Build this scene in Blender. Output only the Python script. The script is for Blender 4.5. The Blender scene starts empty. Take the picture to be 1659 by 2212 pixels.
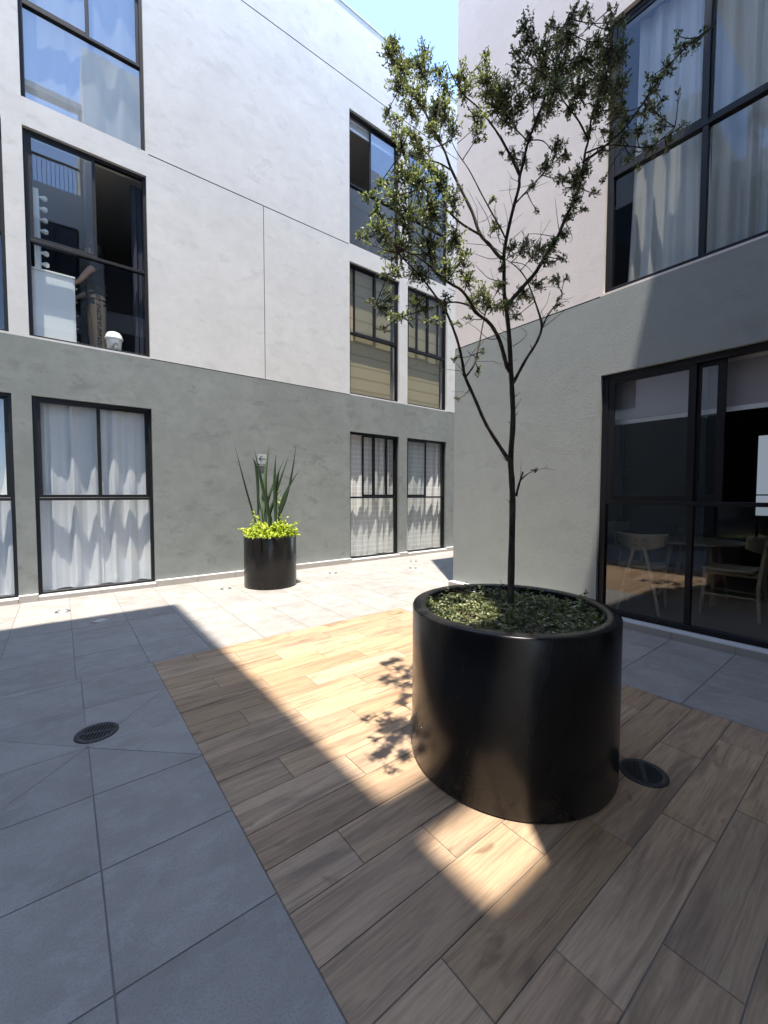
import bpy, bmesh, math, random
from mathutils import Vector, Matrix
import numpy as np

# ------------------------------------------------------------------ camera, sky, sun, exposure
S = 1.35                       # metres per plan unit (one unit = camera height)
scene = bpy.context.scene
COL = scene.collection
rad = math.radians

cam_data = bpy.data.cameras.new('camera')
cam = bpy.data.objects.new('camera', cam_data)
COL.objects.link(cam)
cam_data.sensor_fit = 'HORIZONTAL'
cam_data.sensor_width = 36.0
cam_data.lens = 36.0 * 889.618 / 1659.0
cam_data.clip_start = 0.05
cam_data.clip_end = 500.0
_r = Vector((0.787192, -0.616705, 0.001627))
_u = Vector((0.026095, 0.035944, 0.999013))
_f = Vector((0.616155, 0.786373, -0.044388))
cam.matrix_world = Matrix(((_r.x, _u.x, -_f.x, 0), (_r.y, _u.y, -_f.y, 0), (_r.z, _u.z, -_f.z, S), (0, 0, 0, 1)))
scene.camera = cam

SUN_EL, SUN_AZ = rad(77.4), math.atan2(-0.594, -0.805)   # towards the sun: behind and left of the camera
world = bpy.data.worlds.new("World")
scene.world = world
world.use_nodes = True
wn, wl = world.node_tree.nodes, world.node_tree.links
for n in list(wn): wn.remove(n)
sky = wn.new('ShaderNodeTexSky'); sky.sky_type = 'NISHITA'; sky.sun_disc = False
sky.sun_elevation = SUN_EL; sky.sun_rotation = SUN_AZ
sky.altitude = 2200; sky.air_density = 1.0; sky.dust_density = 0.7; sky.ozone_density = 1.0
bg = wn.new('ShaderNodeBackground'); bg.inputs['Strength'].default_value = 0.15
wo = wn.new('ShaderNodeOutputWorld')
wl.new(sky.outputs[0], bg.inputs['Color']); wl.new(bg.outputs[0], wo.inputs['Surface'])

sun_data = bpy.data.lights.new('sun', 'SUN')
sun_data.energy = 2.0; sun_data.angle = rad(0.5); sun_data.color = (1.0, 0.93, 0.83)
sun = bpy.data.objects.new('sun', sun_data); COL.objects.link(sun)
_s = Vector((math.sin(SUN_AZ) * math.cos(SUN_EL), math.cos(SUN_AZ) * math.cos(SUN_EL), math.sin(SUN_EL)))
sun.rotation_euler = _s.to_track_quat('Z', 'Y').to_euler()
sun.location = (0, 0, 20)

vs = scene.view_settings
scene.display_settings.display_device = 'sRGB'
vs.view_transform = 'Standard'; vs.look = 'None'; vs.exposure = 2.5; vs.gamma = 1.0
scene.render.engine = 'CYCLES'
cy = scene.cycles
cy.max_bounces = 12; cy.diffuse_bounces = 7; cy.glossy_bounces = 4
cy.transmission_bounces = 6; cy.transparent_max_bounces = 12
cy.caustics_reflective = False; cy.caustics_refractive = False
cy.sample_clamp_indirect = 6.0

# ------------------------------------------------------------------ helpers
def link_obj(name, me, parent=None):
    o = bpy.data.objects.new(name, me)
    COL.objects.link(o)
    if parent is not None: o.parent = parent
    return o

def tag(o, label=None, cat=None, group=None, kind=None):
    if label: o['label'] = label
    if cat: o['category'] = cat
    if group: o['group'] = group
    if kind: o['kind'] = kind
    return o

def empty(name, loc=(0, 0, 0), rz=0.0):
    o = bpy.data.objects.new(name, None)
    COL.objects.link(o); o.location = loc; o.rotation_euler = (0, 0, rz)
    o.empty_display_size = 0.2
    return o

class MB:
    """collects geometry for ONE mesh (coordinates in metres)"""
    def __init__(self):
        self.v, self.f, self.m, self.sm = [], [], [], []
    def face(self, pts, mat=0, smooth=False):
        n = len(self.v); self.v += [tuple(p) for p in pts]
        self.f.append(tuple(range(n, n + len(pts)))); self.m.append(mat); self.sm.append(smooth)
    def box(self, a, b, mat=0):
        x0, x1 = sorted((a[0], b[0])); y0, y1 = sorted((a[1], b[1])); z0, z1 = sorted((a[2], b[2]))
        n = len(self.v)
        self.v += [(x0,y0,z0),(x1,y0,z0),(x1,y1,z0),(x0,y1,z0),(x0,y0,z1),(x1,y0,z1),(x1,y1,z1),(x0,y1,z1)]
        for q in ((0,3,2,1),(4,5,6,7),(0,1,5,4),(1,2,6,5),(2,3,7,6),(3,0,4,7)):
            self.f.append(tuple(n + i for i in q)); self.m.append(mat); self.sm.append(False)
    def grid(self, rows, mat=0, smooth=True, close=False):
        n = len(self.v); R, C = len(rows), len(rows[0])
        for r in rows: self.v += [tuple(p) for p in r]
        for i in range(R - 1):
            for j in range(C if close else C - 1):
                k = (j + 1) % C
                self.f.append((n+i*C+j, n+i*C+k, n+(i+1)*C+k, n+(i+1)*C+j)); self.m.append(mat); self.sm.append(smooth)
    def tube(self, pts, radii, sides=7, mat=0, cap=True):
        pts = [Vector(p) for p in pts]
        rows = []; ref = None
        for i, p in enumerate(pts):
            t = (pts[min(i+1, len(pts)-1)] - pts[max(i-1, 0)])
            t = t.normalized() if t.length > 1e-9 else Vector((0,0,1))
            if ref is None:
                ref = t.orthogonal().normalized()
            ref = (ref - t * ref.dot(t))
            ref = ref.normalized() if ref.length > 1e-6 else t.orthogonal().normalized()
            b = t.cross(ref)
            r = radii[i] if hasattr(radii, '__len__') else radii
            rows.append([p + (ref*math.cos(a) + b*math.sin(a)) * r for a in [2*math.pi*k/sides for k in range(sides)]])
        self.grid(rows, mat, True, True)
        if cap:
            self.face(list(reversed(rows[0])), mat); self.face(rows[-1], mat)
    def lathe(self, prof, c=(0,0,0), seg=96, mat=0, smooth=True):
        rows = [[(c[0]+r*math.cos(2*math.pi*k/seg), c[1]+r*math.sin(2*math.pi*k/seg), c[2]+z) for k in range(seg)] for r, z in prof]
        self.grid(rows, mat, smooth, True)
    def build(self, name, mats, parent=None, attr=None):
        me = bpy.data.meshes.new(name)
        me.from_pydata(self.v, [], self.f)
        for m in (mats if isinstance(mats, (list, tuple)) else [mats]): me.materials.append(m)
        me.polygons.foreach_set('material_index', self.m)
        me.polygons.foreach_set('use_smooth', self.sm)
        me.update()
        return link_obj(name, me, parent)

def bevel(o, w=0.004, seg=2):
    m = o.modifiers.new('edge', 'BEVEL'); m.width = w; m.segments = seg; m.limit_method = 'ANGLE'; m.angle_limit = rad(40)
    return o

# ------------------------------------------------------------------ materials
class NT:
    def __init__(self, name):
        self.mat = bpy.data.materials.new(name); self.mat.use_nodes = True
        self.t = self.mat.node_tree
        for n in list(self.t.nodes): self.t.nodes.remove(n)
        self.out = self.t.nodes.new('ShaderNodeOutputMaterial')
    def n(self, kind, **kw):
        nd = self.t.nodes.new(kind)
        for k, v in kw.items():
            if k.startswith('_'): setattr(nd, k[1:], v)
        return nd
    def set(self, nd, **kw):
        for k, v in kw.items(): nd.inputs[k].default_value = v
    def l(self, a, b): self.t.links.new(a, b)
    def math(self, op, a, b=None):
        nd = self.n('ShaderNodeMath', _operation=op)
        for i, x in enumerate((a, b)):
            if x is None: continue
            if hasattr(x, 'is_output'): self.l(x, nd.inputs[i])
            else: nd.inputs[i].default_value = x
        return nd.outputs[0]
    def noise(self, vec, scale, detail=4, rough=0.55, dist=0.0):
        nd = self.n('ShaderNodeTexNoise'); self.l(vec, nd.inputs['Vector'])
        nd.inputs['Scale'].default_value = scale; nd.inputs['Detail'].default_value = detail
        nd.inputs['Roughness'].default_value = rough; nd.inputs['Distortion'].default_value = dist
        return nd.outputs['Fac']
    def ramp(self, fac, stops):
        nd = self.n('ShaderNodeValToRGB'); el = nd.color_ramp.elements
        while len(el) < len(stops): el.new(0.5)
        for e, (p, c) in zip(el, stops):
            e.position = p; e.color = (c[0], c[1], c[2], 1) if hasattr(c, '__len__') else (c, c, c, 1)
        self.l(fac, nd.inputs[0]); return nd.outputs[0]
    def mix(self, fac, a, b, mode='MIX'):
        nd = self.n('ShaderNodeMix', _data_type='RGBA', _blend_type=mode)
        for i, x in ((0, fac), (6, a), (7, b)):
            if hasattr(x, 'is_output'): self.l(x, nd.inputs[i])
            elif i == 0: nd.inputs[0].default_value = x
            else: nd.inputs[i].default_value = (x[0], x[1], x[2], 1)
        return nd.outputs[2]
    def mapping(self, vec, scale=(1,1,1), rot=(0,0,0), loc=(0,0,0)):
        nd = self.n('ShaderNodeMapping'); self.l(vec, nd.inputs[0])
        nd.inputs['Scale'].default_value = scale; nd.inputs['Rotation'].default_value = rot; nd.inputs['Location'].default_value = loc
        return nd.outputs[0]
    def pos(self): return self.n('ShaderNodeNewGeometry').outputs['Position']
    def obj(self): return self.n('ShaderNodeTexCoord').outputs['Object']
    def attr(self, name, out='Fac'):
        nd = self.n('ShaderNodeAttribute'); nd.attribute_name = name; return nd.outputs[out]
    def bump(self, h, strength=0.3, dist=0.01, normal=None):
        nd = self.n('ShaderNodeBump'); nd.inputs['Strength'].default_value = strength; nd.inputs['Distance'].default_value = dist
        self.l(h, nd.inputs['Height'])
        if normal is not None: self.l(normal, nd.inputs['Normal'])
        return nd.outputs[0]
    def bsdf(self, color, rough=0.6, normal=None, metal=0.0, spec=0.5, **kw):
        nd = self.n('ShaderNodeBsdfPrincipled')
        for k, v in (('Base Color', color), ('Roughness', rough), ('Metallic', metal), ('Specular IOR Level', spec)):
            if hasattr(v, 'is_output'): self.l(v, nd.inputs[k])
            elif k == 'Base Color': nd.inputs[k].default_value = (v[0], v[1], v[2], 1)
            else: nd.inputs[k].default_value = v
        if normal is not None: self.l(normal, nd.inputs['Normal'])
        return nd.outputs[0]
    def done(self, sh):
        self.l(sh, self.out.inputs['Surface']); return self.mat

def stucco(name, col, var=0.16, warm=(1, 1, 1), sand=0.5):
    t = NT(name); p = t.pos()
    big = t.noise(p, 0.7, 7, 0.62, 0.6)
    st = t.noise(t.mapping(p, (1.9, 1.9, 2.6), (0.5, 0.5, 0.5)), 1.5, 7, 0.7, 0.35)
    fine = t.noise(p, 9.0, 5, 0.6)
    diag = t.noise(t.mapping(p, (1.0, 1.0, 1.9), (0.0, 0.75, 0.3)), 3.1, 7, 0.72, 0.3)
    a = tuple(c * (1 - var * 1.3) for c in col); b = tuple(min(0.88, c * (1 + var * 0.6) * w) for c, w in zip(col, warm))
    c1 = t.mix(t.ramp(big, [(0.32, 0.0), (0.66, 1.0)]), a, b)
    c2 = t.mix(0.55, c1, t.ramp(st, [(0.3, tuple(c * (1 - var) for c in col)), (0.62, b)]))
    c3 = t.mix(t.ramp(fine, [(0.35, 0.35), (0.55, 0.0)]), c2, tuple(c * (1 - var) for c in col))
    c3 = t.mix(t.ramp(diag, [(0.34, 0.8), (0.46, 0.0)]), c3, tuple(c * (1 - 1.5*var) for c in col))
    trowel = t.noise(t.mapping(p, (1, 1, 1.4)), 42, 6, 0.7, 0.5)
    grain = t.noise(p, 130, 3, 0.6)
    nrm = t.bump(grain, 0.5 * sand, 0.006, t.bump(trowel, 0.32 * sand, 0.014))
    return t.done(t.bsdf(c3, 0.92, nrm, spec=0.2))

def plain(name, col, rough=0.5, metal=0.0, spec=0.5, var=0.0, bumpy=0.0, scale=20):
    t = NT(name); p = t.obj()
    c = col
    if var: c = t.mix(t.noise(p, scale * 0.3, 5), tuple(x * (1 - var) for x in col), tuple(min(1, x * (1 + var)) for x in col))
    nrm = t.bump(t.noise(p, scale, 4), bumpy, 0.005) if bumpy else None
    return t.done(t.bsdf(c, rough, nrm, metal, spec))

def cloth(name, col, trans=0.35, lines=0, linecol=None, weave=900, rough=0.9):
    t = NT(name); p = t.obj()
    c = t.mix(t.noise(p, 4, 4), tuple(x * 0.93 for x in col), tuple(min(0.9, x * 1.03) for x in col))
    if lines:
        sep = t.n('ShaderNodeSeparateXYZ'); t.l(t.pos(), sep.inputs[0])
        w = t.math('FRACT', t.math('MULTIPLY', t.math('ADD', sep.outputs[2], t.math('MULTIPLY', t.noise(t.pos(), 3.0, 2), 0.03)), lines))
        c = t.mix(t.ramp(w, [(0.0, 1.0), (0.16, 1.0), (0.2, 0.0)]), c, linecol)
    d = t.n('ShaderNodeBsdfDiffuse'); tr = t.n('ShaderNodeBsdfTranslucent')
    t.l(c, d.inputs[0]); t.l(c, tr.inputs[0])
    nrm = t.bump(t.noise(p, 260, 2), 0.15, 0.002); t.l(nrm, d.inputs['Normal'])
    mx = t.n('ShaderNodeMixShader'); mx.inputs[0].default_value = trans
    t.l(d.outputs[0], mx.inputs[1]); t.l(tr.outputs[0], mx.inputs[2])
    return t.done(mx.outputs[0])

def glass_mat(name, tint=(0.95, 0.97, 0.965), ior=2.0):
    t = NT(name)
    fr = t.n('ShaderNodeFresnel'); fr.inputs['IOR'].default_value = ior
    g = t.n('ShaderNodeNewGeometry')
    fac = t.math('MULTIPLY', fr.outputs[0], t.math('SUBTRACT', 1.0, g.outputs['Backfacing']))
    wob = t.bump(t.noise(t.pos(), 1.1, 2), 0.02, 0.05)
    gl = t.n('ShaderNodeBsdfGlossy'); gl.inputs['Roughness'].default_value = 0.0; gl.inputs[0].default_value = (0.95, 0.97, 1, 1)
    t.l(wob, gl.inputs['Normal'])
    tr = t.n('ShaderNodeBsdfTransparent'); tr.inputs[0].default_value = (*tint, 1)
    mx = t.n('ShaderNodeMixShader'); t.l(fac, mx.inputs[0]); t.l(tr.outputs[0], mx.inputs[1]); t.l(gl.outputs[0], mx.inputs[2])
    return t.done(mx.outputs[0])

def tile_grey():
    t = NT('grey_porcelain_tile'); p = t.pos(); r = t.attr('rnd')
    uv = t.n('ShaderNodeUVMap').outputs[0]
    uvs = t.mapping(uv, (1, 1, 1))
    cloud = t.noise(uvs, 2.2, 7, 0.62, 0.5)
    streak = t.noise(t.mapping(uv, (1.0, 1.35, 1)), 6.5, 8, 0.72, 0.35)
    speck = t.noise(p, 150, 4, 0.7)
    c = t.mix(t.ramp(cloud, [(0.36, 0.0), (0.64, 1.0)]), (0.255, 0.236, 0.214), (0.345, 0.321, 0.293))
    c = t.mix(t.ramp(streak, [(0.47, 0.0), (0.62, 0.6)]), c, (0.375, 0.36, 0.345))
    c = t.mix(t.ramp(speck, [(0.36, 0.6), (0.5, 0.0)]), c, (0.20, 0.19, 0.18))
    hv = t.n('ShaderNodeHueSaturation'); t.l(c, hv.inputs['Color'])
    t.l(t.math('ADD', 0.94, t.math('MULTIPLY', r, 0.13)), hv.inputs['Value'])
    nrm = t.bump(speck, 0.25, 0.003, t.bump(cloud, 0.25, 0.01))
    rough = t.ramp(cloud, [(0.3, 0.52), (0.7, 0.7)])
    return t.done(t.bsdf(hv.outputs[0], rough, nrm, spec=0.4))

def tile_wood(name='wood_look_tile', k=1.0):
    t = NT(name); r = t.attr('rnd')
    uv = t.n('ShaderNodeUVMap').outputs[0]
    band = t.noise(t.mapping(uv, (0.95, 8.5, 1)), 1.45, 6, 0.6, 1.3)
    grain = t.noise(t.mapping(uv, (1.7, 62.0, 1)), 1.6, 6, 0.65, 0.5)
    fine = t.noise(t.mapping(uv, (12.0, 260.0, 1)), 1.0, 3, 0.6, 0.2)
    knot = t.noise(t.mapping(uv, (1.6, 4.0, 1)), 1.5, 3, 0.5, 1.6)
    q = lambda *c: tuple(x * k for x in c)
    c = t.ramp(band, [(0.33, q(0.205, 0.142, 0.096)), (0.44, q(0.315, 0.216, 0.140)), (0.55, q(0.40, 0.282, 0.181)), (0.68, q(0.335, 0.228, 0.145))])
    c = t.mix(t.ramp(grain, [(0.34, 0.5), (0.52, 0.0)]), c, q(0.19, 0.125, 0.082))
    c = t.mix(t.ramp(fine, [(0.35, 0.2), (0.5, 0.0)]), c, q(0.16, 0.105, 0.07))
    c = t.mix(t.ramp(knot, [(0.27, 0.75), (0.36, 0.0)]), c, q(0.15, 0.095, 0.06))
    vo = t.n('ShaderNodeTexVoronoi'); t.l(t.pos(), vo.inputs['Vector']); vo.inputs['Scale'].default_value = 2.6
    c = t.mix(t.ramp(vo.outputs['Distance'], [(0.0, 0.55), (0.022, 0.4), (0.03, 0.0)]), c, q(0.10, 0.07, 0.05))
    hv = t.n('ShaderNodeHueSaturation'); t.l(c, hv.inputs['Color'])
    t.l(t.math('ADD', 0.83, t.math('MULTIPLY', r, 0.28)), hv.inputs['Value'])
    t.l(t.math('ADD', 0.95, t.math('MULTIPLY', t.math('FRACT', t.math('MULTIPLY', r, 7.3)), 0.16)), hv.inputs['Saturation'])
    nrm = t.bump(grain, 0.18, 0.003)
    return t.done(t.bsdf(hv.outputs[0], t.ramp(grain, [(0.3, 0.6), (0.7, 0.45)]), nrm, spec=0.4))

def leaf_mat(name, dark, light, trans=0.25, rough=0.45, spec=0.5):
    t = NT(name); r = t.attr('rnd')
    c = t.ramp(r, [(0.0, dark), (0.25, dark), (0.8, light), (1.0, tuple(min(0.8, x * 1.3) for x in light))])
    c = t.mix(t.noise(t.pos(), 3.0, 2), c, tuple(x * 0.8 for x in dark), 'MIX') if False else c
    b = t.n('ShaderNodeBsdfPrincipled'); t.l(c, b.inputs['Base Color'])
    b.inputs['Roughness'].default_value = rough; b.inputs['Specular IOR Level'].default_value = spec
    tr = t.n('ShaderNodeBsdfTranslucent'); t.l(t.mix(1.0, c, (1.0, 1.15, 0.55), 'MULTIPLY'), tr.inputs[0])
    mx = t.n('ShaderNodeMixShader'); mx.inputs[0].default_value = trans
    t.l(b.outputs[0], mx.inputs[1]); t.l(tr.outputs[0], mx.inputs[2])
    return t.done(mx.outputs[0])

def bark_mat():
    t = NT('dark_bark'); p = t.pos()
    n1 = t.noise(t.mapping(p, (40, 40, 9)), 1.0, 5, 0.6, 0.5)
    c = t.ramp(n1, [(0.3, (0.022, 0.018, 0.015)), (0.55, (0.055, 0.045, 0.036)), (0.75, (0.12, 0.105, 0.085))])
    return t.done(t.bsdf(c, 0.85, t.bump(n1, 0.6, 0.004), spec=0.25))

def planter_mat():
    t = NT('satin_black_fibreglass'); p = t.obj()
    d = t.noise(t.mapping(p, (3, 3, 1.2)), 1.4, 6, 0.6, 0.6); f = t.noise(p, 60, 4, 0.7)
    c = t.mix(t.ramp(d, [(0.45, 0.0), (0.75, 0.5)]), (0.011, 0.0104, 0.0102), (0.019, 0.018, 0.0175))
    c = t.mix(t.ramp(f, [(0.66, 0.0), (0.76, 0.45)]), c, (0.075, 0.07, 0.066))
    rough = t.ramp(d, [(0.3, 0.19), (0.7, 0.29)])
    sp = t.n('ShaderNodeSeparateXYZ'); t.l(p, sp.inputs[0])
    low = t.math('MULTIPLY', t.ramp(sp.outputs[2], [(0.0, 0.6), (0.03, 0.4), (0.14, 0.0)]), t.ramp(t.noise(p, 14, 5, 0.7), [(0.4, 0.0), (0.65, 1.0)]))
    c = t.mix(low, c, (0.07, 0.062, 0.054))
    return t.done(t.bsdf(c, rough, t.bump(d, 0.05, 0.01), spec=0.3))

M = dict(
    white=stucco('white_stucco', (0.615, 0.60, 0.57), 0.105, sand=0.45),
    grey=stucco('grey_green_stucco', (0.225, 0.24, 0.226), 0.18, sand=0.4),
    pink=stucco('pale_pinkish_stucco', (0.70, 0.635, 0.595), 0.06, sand=0.6),
    warmgrey=stucco('light_grey_stucco', (0.275, 0.295, 0.285), 0.08, sand=0.65),
    joint=plain('joint_shadow_line', (0.09, 0.09, 0.095), 0.9),
    frame=plain('black_aluminium', (0.008, 0.008, 0.0105), 0.45, 0.0, 0.3, 0.15),
    gasket=plain('dark_gasket', (0.012, 0.012, 0.013), 0.6),
    glass=glass_mat('window_glass'),
    clear=glass_mat('clear_window_glass', (0.98, 0.99, 0.985), 1.55), coated=glass_mat('coated_window_glass', (0.88, 0.9, 0.92), 2.6),
    darkglass=plain('dark_glazing', (0.02, 0.022, 0.025), 0.05),
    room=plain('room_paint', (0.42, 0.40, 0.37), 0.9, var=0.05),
    roomshade=plain('painted_room_shade', (0.045, 0.045, 0.048), 0.9, var=0.05),  # dimness of the rooms put into a near-black wall colour
    beige=plain('skirting_tile', (0.36, 0.33, 0.30), 0.6, var=0.12, bumpy=0.1),
    ledge=plain('white_mortar_ledge', (0.62, 0.61, 0.59), 0.8, var=0.1),
    grout=plain('grout', (0.19, 0.175, 0.16), 0.95, var=0.2),
    tile=tile_grey(), wood=tile_wood(k=1.2),
    softwhite=stucco('bounce_white_stucco', (0.78, 0.775, 0.76), 0.04, sand=0.3),  # for the unseen blocks, made pale to bounce light into the courtyard
    ground=plain('mortar_bed', (0.16, 0.155, 0.15), 0.95, var=0.2),
    planter=planter_mat(), bark=bark_mat(),
    soil=plain('dark_soil', (0.075, 0.055, 0.04), 0.95, var=0.5, bumpy=0.8, scale=60),
    leaf=leaf_mat('tree_leaf', (0.045, 0.058, 0.034), (0.33, 0.34, 0.205), 0.4, 0.38),
    cover=leaf_mat('ground_cover_leaf', (0.05, 0.065, 0.026), (0.34, 0.36, 0.17), 0.32, 0.5),
    gold=leaf_mat('golden_leaf', (0.28, 0.36, 0.02), (0.55, 0.60, 0.06), 0.35, 0.45),
    flax=leaf_mat('flax_leaf', (0.035, 0.062, 0.03), (0.10, 0.155, 0.075), 0.2, 0.35),
    iron=plain('cast_iron', (0.06, 0.062, 0.07), 0.5, 0.6, 0.5, 0.3, 0.2, 60),
    hole_shade=plain('painted_drain_shade', (0.006, 0.006, 0.006), 0.9),  # near-black in place of the shade down the drain
    steel=plain('brushed_steel', (0.30, 0.29, 0.28), 0.35, 0.9, 0.5, 0.2),
    lens=plain('clouded_lens', (0.42, 0.41, 0.39), 0.25, 0.0, 0.6, 0.25),
    sheer=cloth('white_sheer_cloth', (0.86, 0.88, 0.97), 0.2),
    check=cloth('checked_white_cloth', (0.80, 0.79, 0.77), 0.18, 10.0, (0.93, 0.93, 0.91)),
    cream=cloth('cream_cloth', (0.66, 0.66, 0.635), 0.35),
    navy=cloth('dark_satin_cloth', (0.055, 0.06, 0.08), 0.1),
    blind=cloth('tan_banded_blind', (0.60, 0.52, 0.35), 0.3, 4.4, (0.46, 0.39, 0.25)),
    greyblind=cloth('grey_roller_cloth', (0.38, 0.37, 0.40), 0.3),
    whitepl=plain('white_lacquer', (0.80, 0.81, 0.80), 0.35, var=0.02),
    alu=plain('pale_aluminium', (0.62, 0.62, 0.63), 0.4, 0.3),
    chair=plain('pale_oak', (0.40, 0.31, 0.215), 0.5, var=0.2, bumpy=0.1),
    skin=plain('skin', (0.42, 0.25, 0.17), 0.55),
    hair=plain('black_hair', (0.012, 0.01, 0.009), 0.5),
    shirt=plain('black_shirt', (0.02, 0.021, 0.024), 0.85, bumpy=0.2),
    ink=plain('black_ink', (0.012, 0.012, 0.012), 0.6),
    signgrey=plain('grey_sign_plate', (0.42, 0.43, 0.43), 0.4, 0.2),
    signdark=plain('dark_sign_plate', (0.10, 0.105, 0.105), 0.4, 0.2),
    signwhite=plain('white_lettering', (0.75, 0.75, 0.75), 0.5),
)

# ------------------------------------------------------------------ setting: ground and tiled floors
VA, UB, VBEND = 4.98, 3.35, 3.05          # plan lines: far wall, right wall, end of the right building
rng = random.Random(11)

g = MB(); g.face([(-90, -90, -0.012), (90, -90, -0.012), (90, 90, -0.012), (-90, 90, -0.012)])
tag(g.build('ground', M['ground']), kind='structure')

def inset(poly, d):
    n = len(poly); out = []
    for i in range(n):
        p0, p1, p2 = poly[i-1], poly[i], poly[(i+1) % n]
        e1 = (p1[0]-p0[0], p1[1]-p0[1]); e2 = (p2[0]-p1[0], p2[1]-p1[1])
        l1 = math.hypot(*e1) or 1e-9; l2 = math.hypot(*e2) or 1e-9
        n1 = (-e1[1]/l1, e1[0]/l1); n2 = (-e2[1]/l2, e2[0]/l2)
        dt = 1 + n1[0]*n2[0] + n1[1]*n2[1]
        out.append((p1[0] + d*(n1[0]+n2[0])/dt, p1[1] + d*(n1[1]+n2[1])/dt))
    return out

def split(poly, a, b):
    """split a convex polygon along the line a-b"""
    side = lambda p: (b[0]-a[0])*(p[1]-a[1]) - (b[1]-a[1])*(p[0]-a[0])
    L, R = [], []
    for i in range(len(poly)):
        p, q = poly[i], poly[(i+1) % len(poly)]; sp, sq = side(p), side(q)
        if sp >= -1e-7: L.append(p)
        if sp <= 1e-7: R.append(p)
        if sp * sq < 0 and min(abs(sp), abs(sq)) > 1e-7:
            k = sp / (sp - sq); x = (p[0] + k*(q[0]-p[0]), p[1] + k*(q[1]-p[1])); L.append(x); R.append(x)
    return [x for x in (L, R) if len(x) >= 3]

def rect(u0, v0, u1, v1): return [(u0, v0), (u1, v0), (u1, v1), (u0, v1)]

def tiles(name, polys, mat, joint=0.0022, long_axis=0):
    mb = MB(); uvs = []; rnds = []
    for poly in polys:
        jt = joint if len(poly) == 4 and abs((poly[0][0]-poly[2][0])*(poly[0][1]-poly[2][1])) > 0 and poly[0][1] == poly[1][1] else 0.0006
        poly = [(a*S, b*S) for a, b in poly]
        lo = inset(poly, jt*S); hi = inset(poly, jt*S + (0.0012 if jt > 0.001 else 0.0003))
        r = rng.random(); ou, ov = rng.uniform(0, 60), rng.uniform(0, 60)
        dz = rng.uniform(-0.0006, 0.0006)
        n = len(poly)
        top = [(x, y, dz) for x, y in hi]; bot = [(x, y, -0.004) for x, y in lo]; mid = [(x, y, dz-0.001) for x, y in lo]
        faces = [top] + [[mid[i], mid[(i+1) % n], top[(i+1) % n], top[i]] for i in range(n)] + [[bot[i], bot[(i+1) % n], mid[(i+1) % n], mid[i]] for i in range(n)]
        for fc in faces:
            mb.face(fc)
            for p in fc: uvs.append((p[0] + ou, p[1] + ov)); rnds.append(r)
    o = mb.build(name, mat)
    uvl = o.data.uv_layers.new(name='UVMap')
    uvl.data.foreach_set('uv', [c for uv in uvs for c in uv])
    at = o.data.attributes.new('rnd', 'FLOAT', 'POINT'); at.data.foreach_set('value', rnds)
    return o

# wood-look planks, rows along the far wall's direction
W0, W1, WV = 0.40, 2.305, 2.727
polys = []; v = WV; k = 0
starts = [0.0, 0.42, 0.21]
while v > -3.2:
    h = 0.1425; u = W0 - 0.63 + [0.22, 0.43, 0.63][k % 3] * 1.0 - (0.0 if k % 3 < 2 else 0.0)
    while u < W1:
        a, b = max(u, W0), min(u + 0.63, W1)
        if b - a > 0.02: polys.append(rect(a, v - h, b, v))
        u += 0.63
    v -= h; k += 1
DRAIN1, DRAIN2 = (0.09, 2.055), (1.615, 0.555)
wood = tag(tiles('wood_tile_floor', polys, M['wood'], 0.0013), kind='structure')

polys = []
# lower left field
us = [0.40, 0.058, -0.287, -0.632, -0.977, -1.322, -1.667, -2.0]; vs_ = [2.727, 2.675, 2.33, 1.96, 1.632, 1.287, 0.943, 0.598, 0.253, -0.092, -0.437, -0.782, -1.127, -1.472, -1.817, -2.162, -2.507, -2.852, -3.2]
for i in range(len(us)-1):
    for j in range(len(vs_)-1):
        P = [rect(us[i+1], vs_[j+1], us[i], vs_[j])]
        c = (0.058, 1.96)
        if i in (0, 1) and j in (2, 3):
            tgt = {(0, 3): (0.40, 1.64), (1, 3): (-0.287, 1.63), (0, 2): (0.40, 2.33), (1, 2): (-0.287, 2.29)}[(i, j)]
            P = [q for p in P for q in split(p, c, tgt)]
        polys += P
# far strip along the grey building and into the passage
us2 = [-7.0 + 0.0] + [0.037 + 0.35*k for k in range(-15, 28)]
vs2 = [2.727, 2.757, 3.115, 3.44, 3.77, 4.10, 4.43, 4.76, 4.99]
for i in range(len(us2)-1):
    for j in range(len(vs2)-1):
        if us2[i+1] > UB and vs2[j] < 3.0 and us2[i] > UB: continue
        polys.append(rect(us2[i], vs2[j], us2[i+1], vs2[j+1]))
# right strip along the glass wall
us3 = [2.305, 2.648, 2.993, 3.36]; vs3 = [2.727, 2.36, 2.015, 1.67, 1.325, 0.98, 0.637, 0.292, -0.053, -0.4, -0.745, -1.09, -1.435, -1.78, -2.125, -2.47, -2.815, -3.2]
for i in range(3):
    for j in range(len(vs3)-1): polys.append(rect(us3[i], vs3[j+1], us3[i+1], vs3[j]))
tag(tiles('paving', polys, M['tile'], 0.0018), kind='structure')
gr = MB(); gr.face([(-7*S, -3.2*S, -0.0035), (9.2*S, -3.2*S, -0.0035), (9.2*S, 4.99*S, -0.0035), (-7*S, 4.99*S, -0.0035)])
tag(gr.build('grout_bed', M['grout']), kind='structure')

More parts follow.
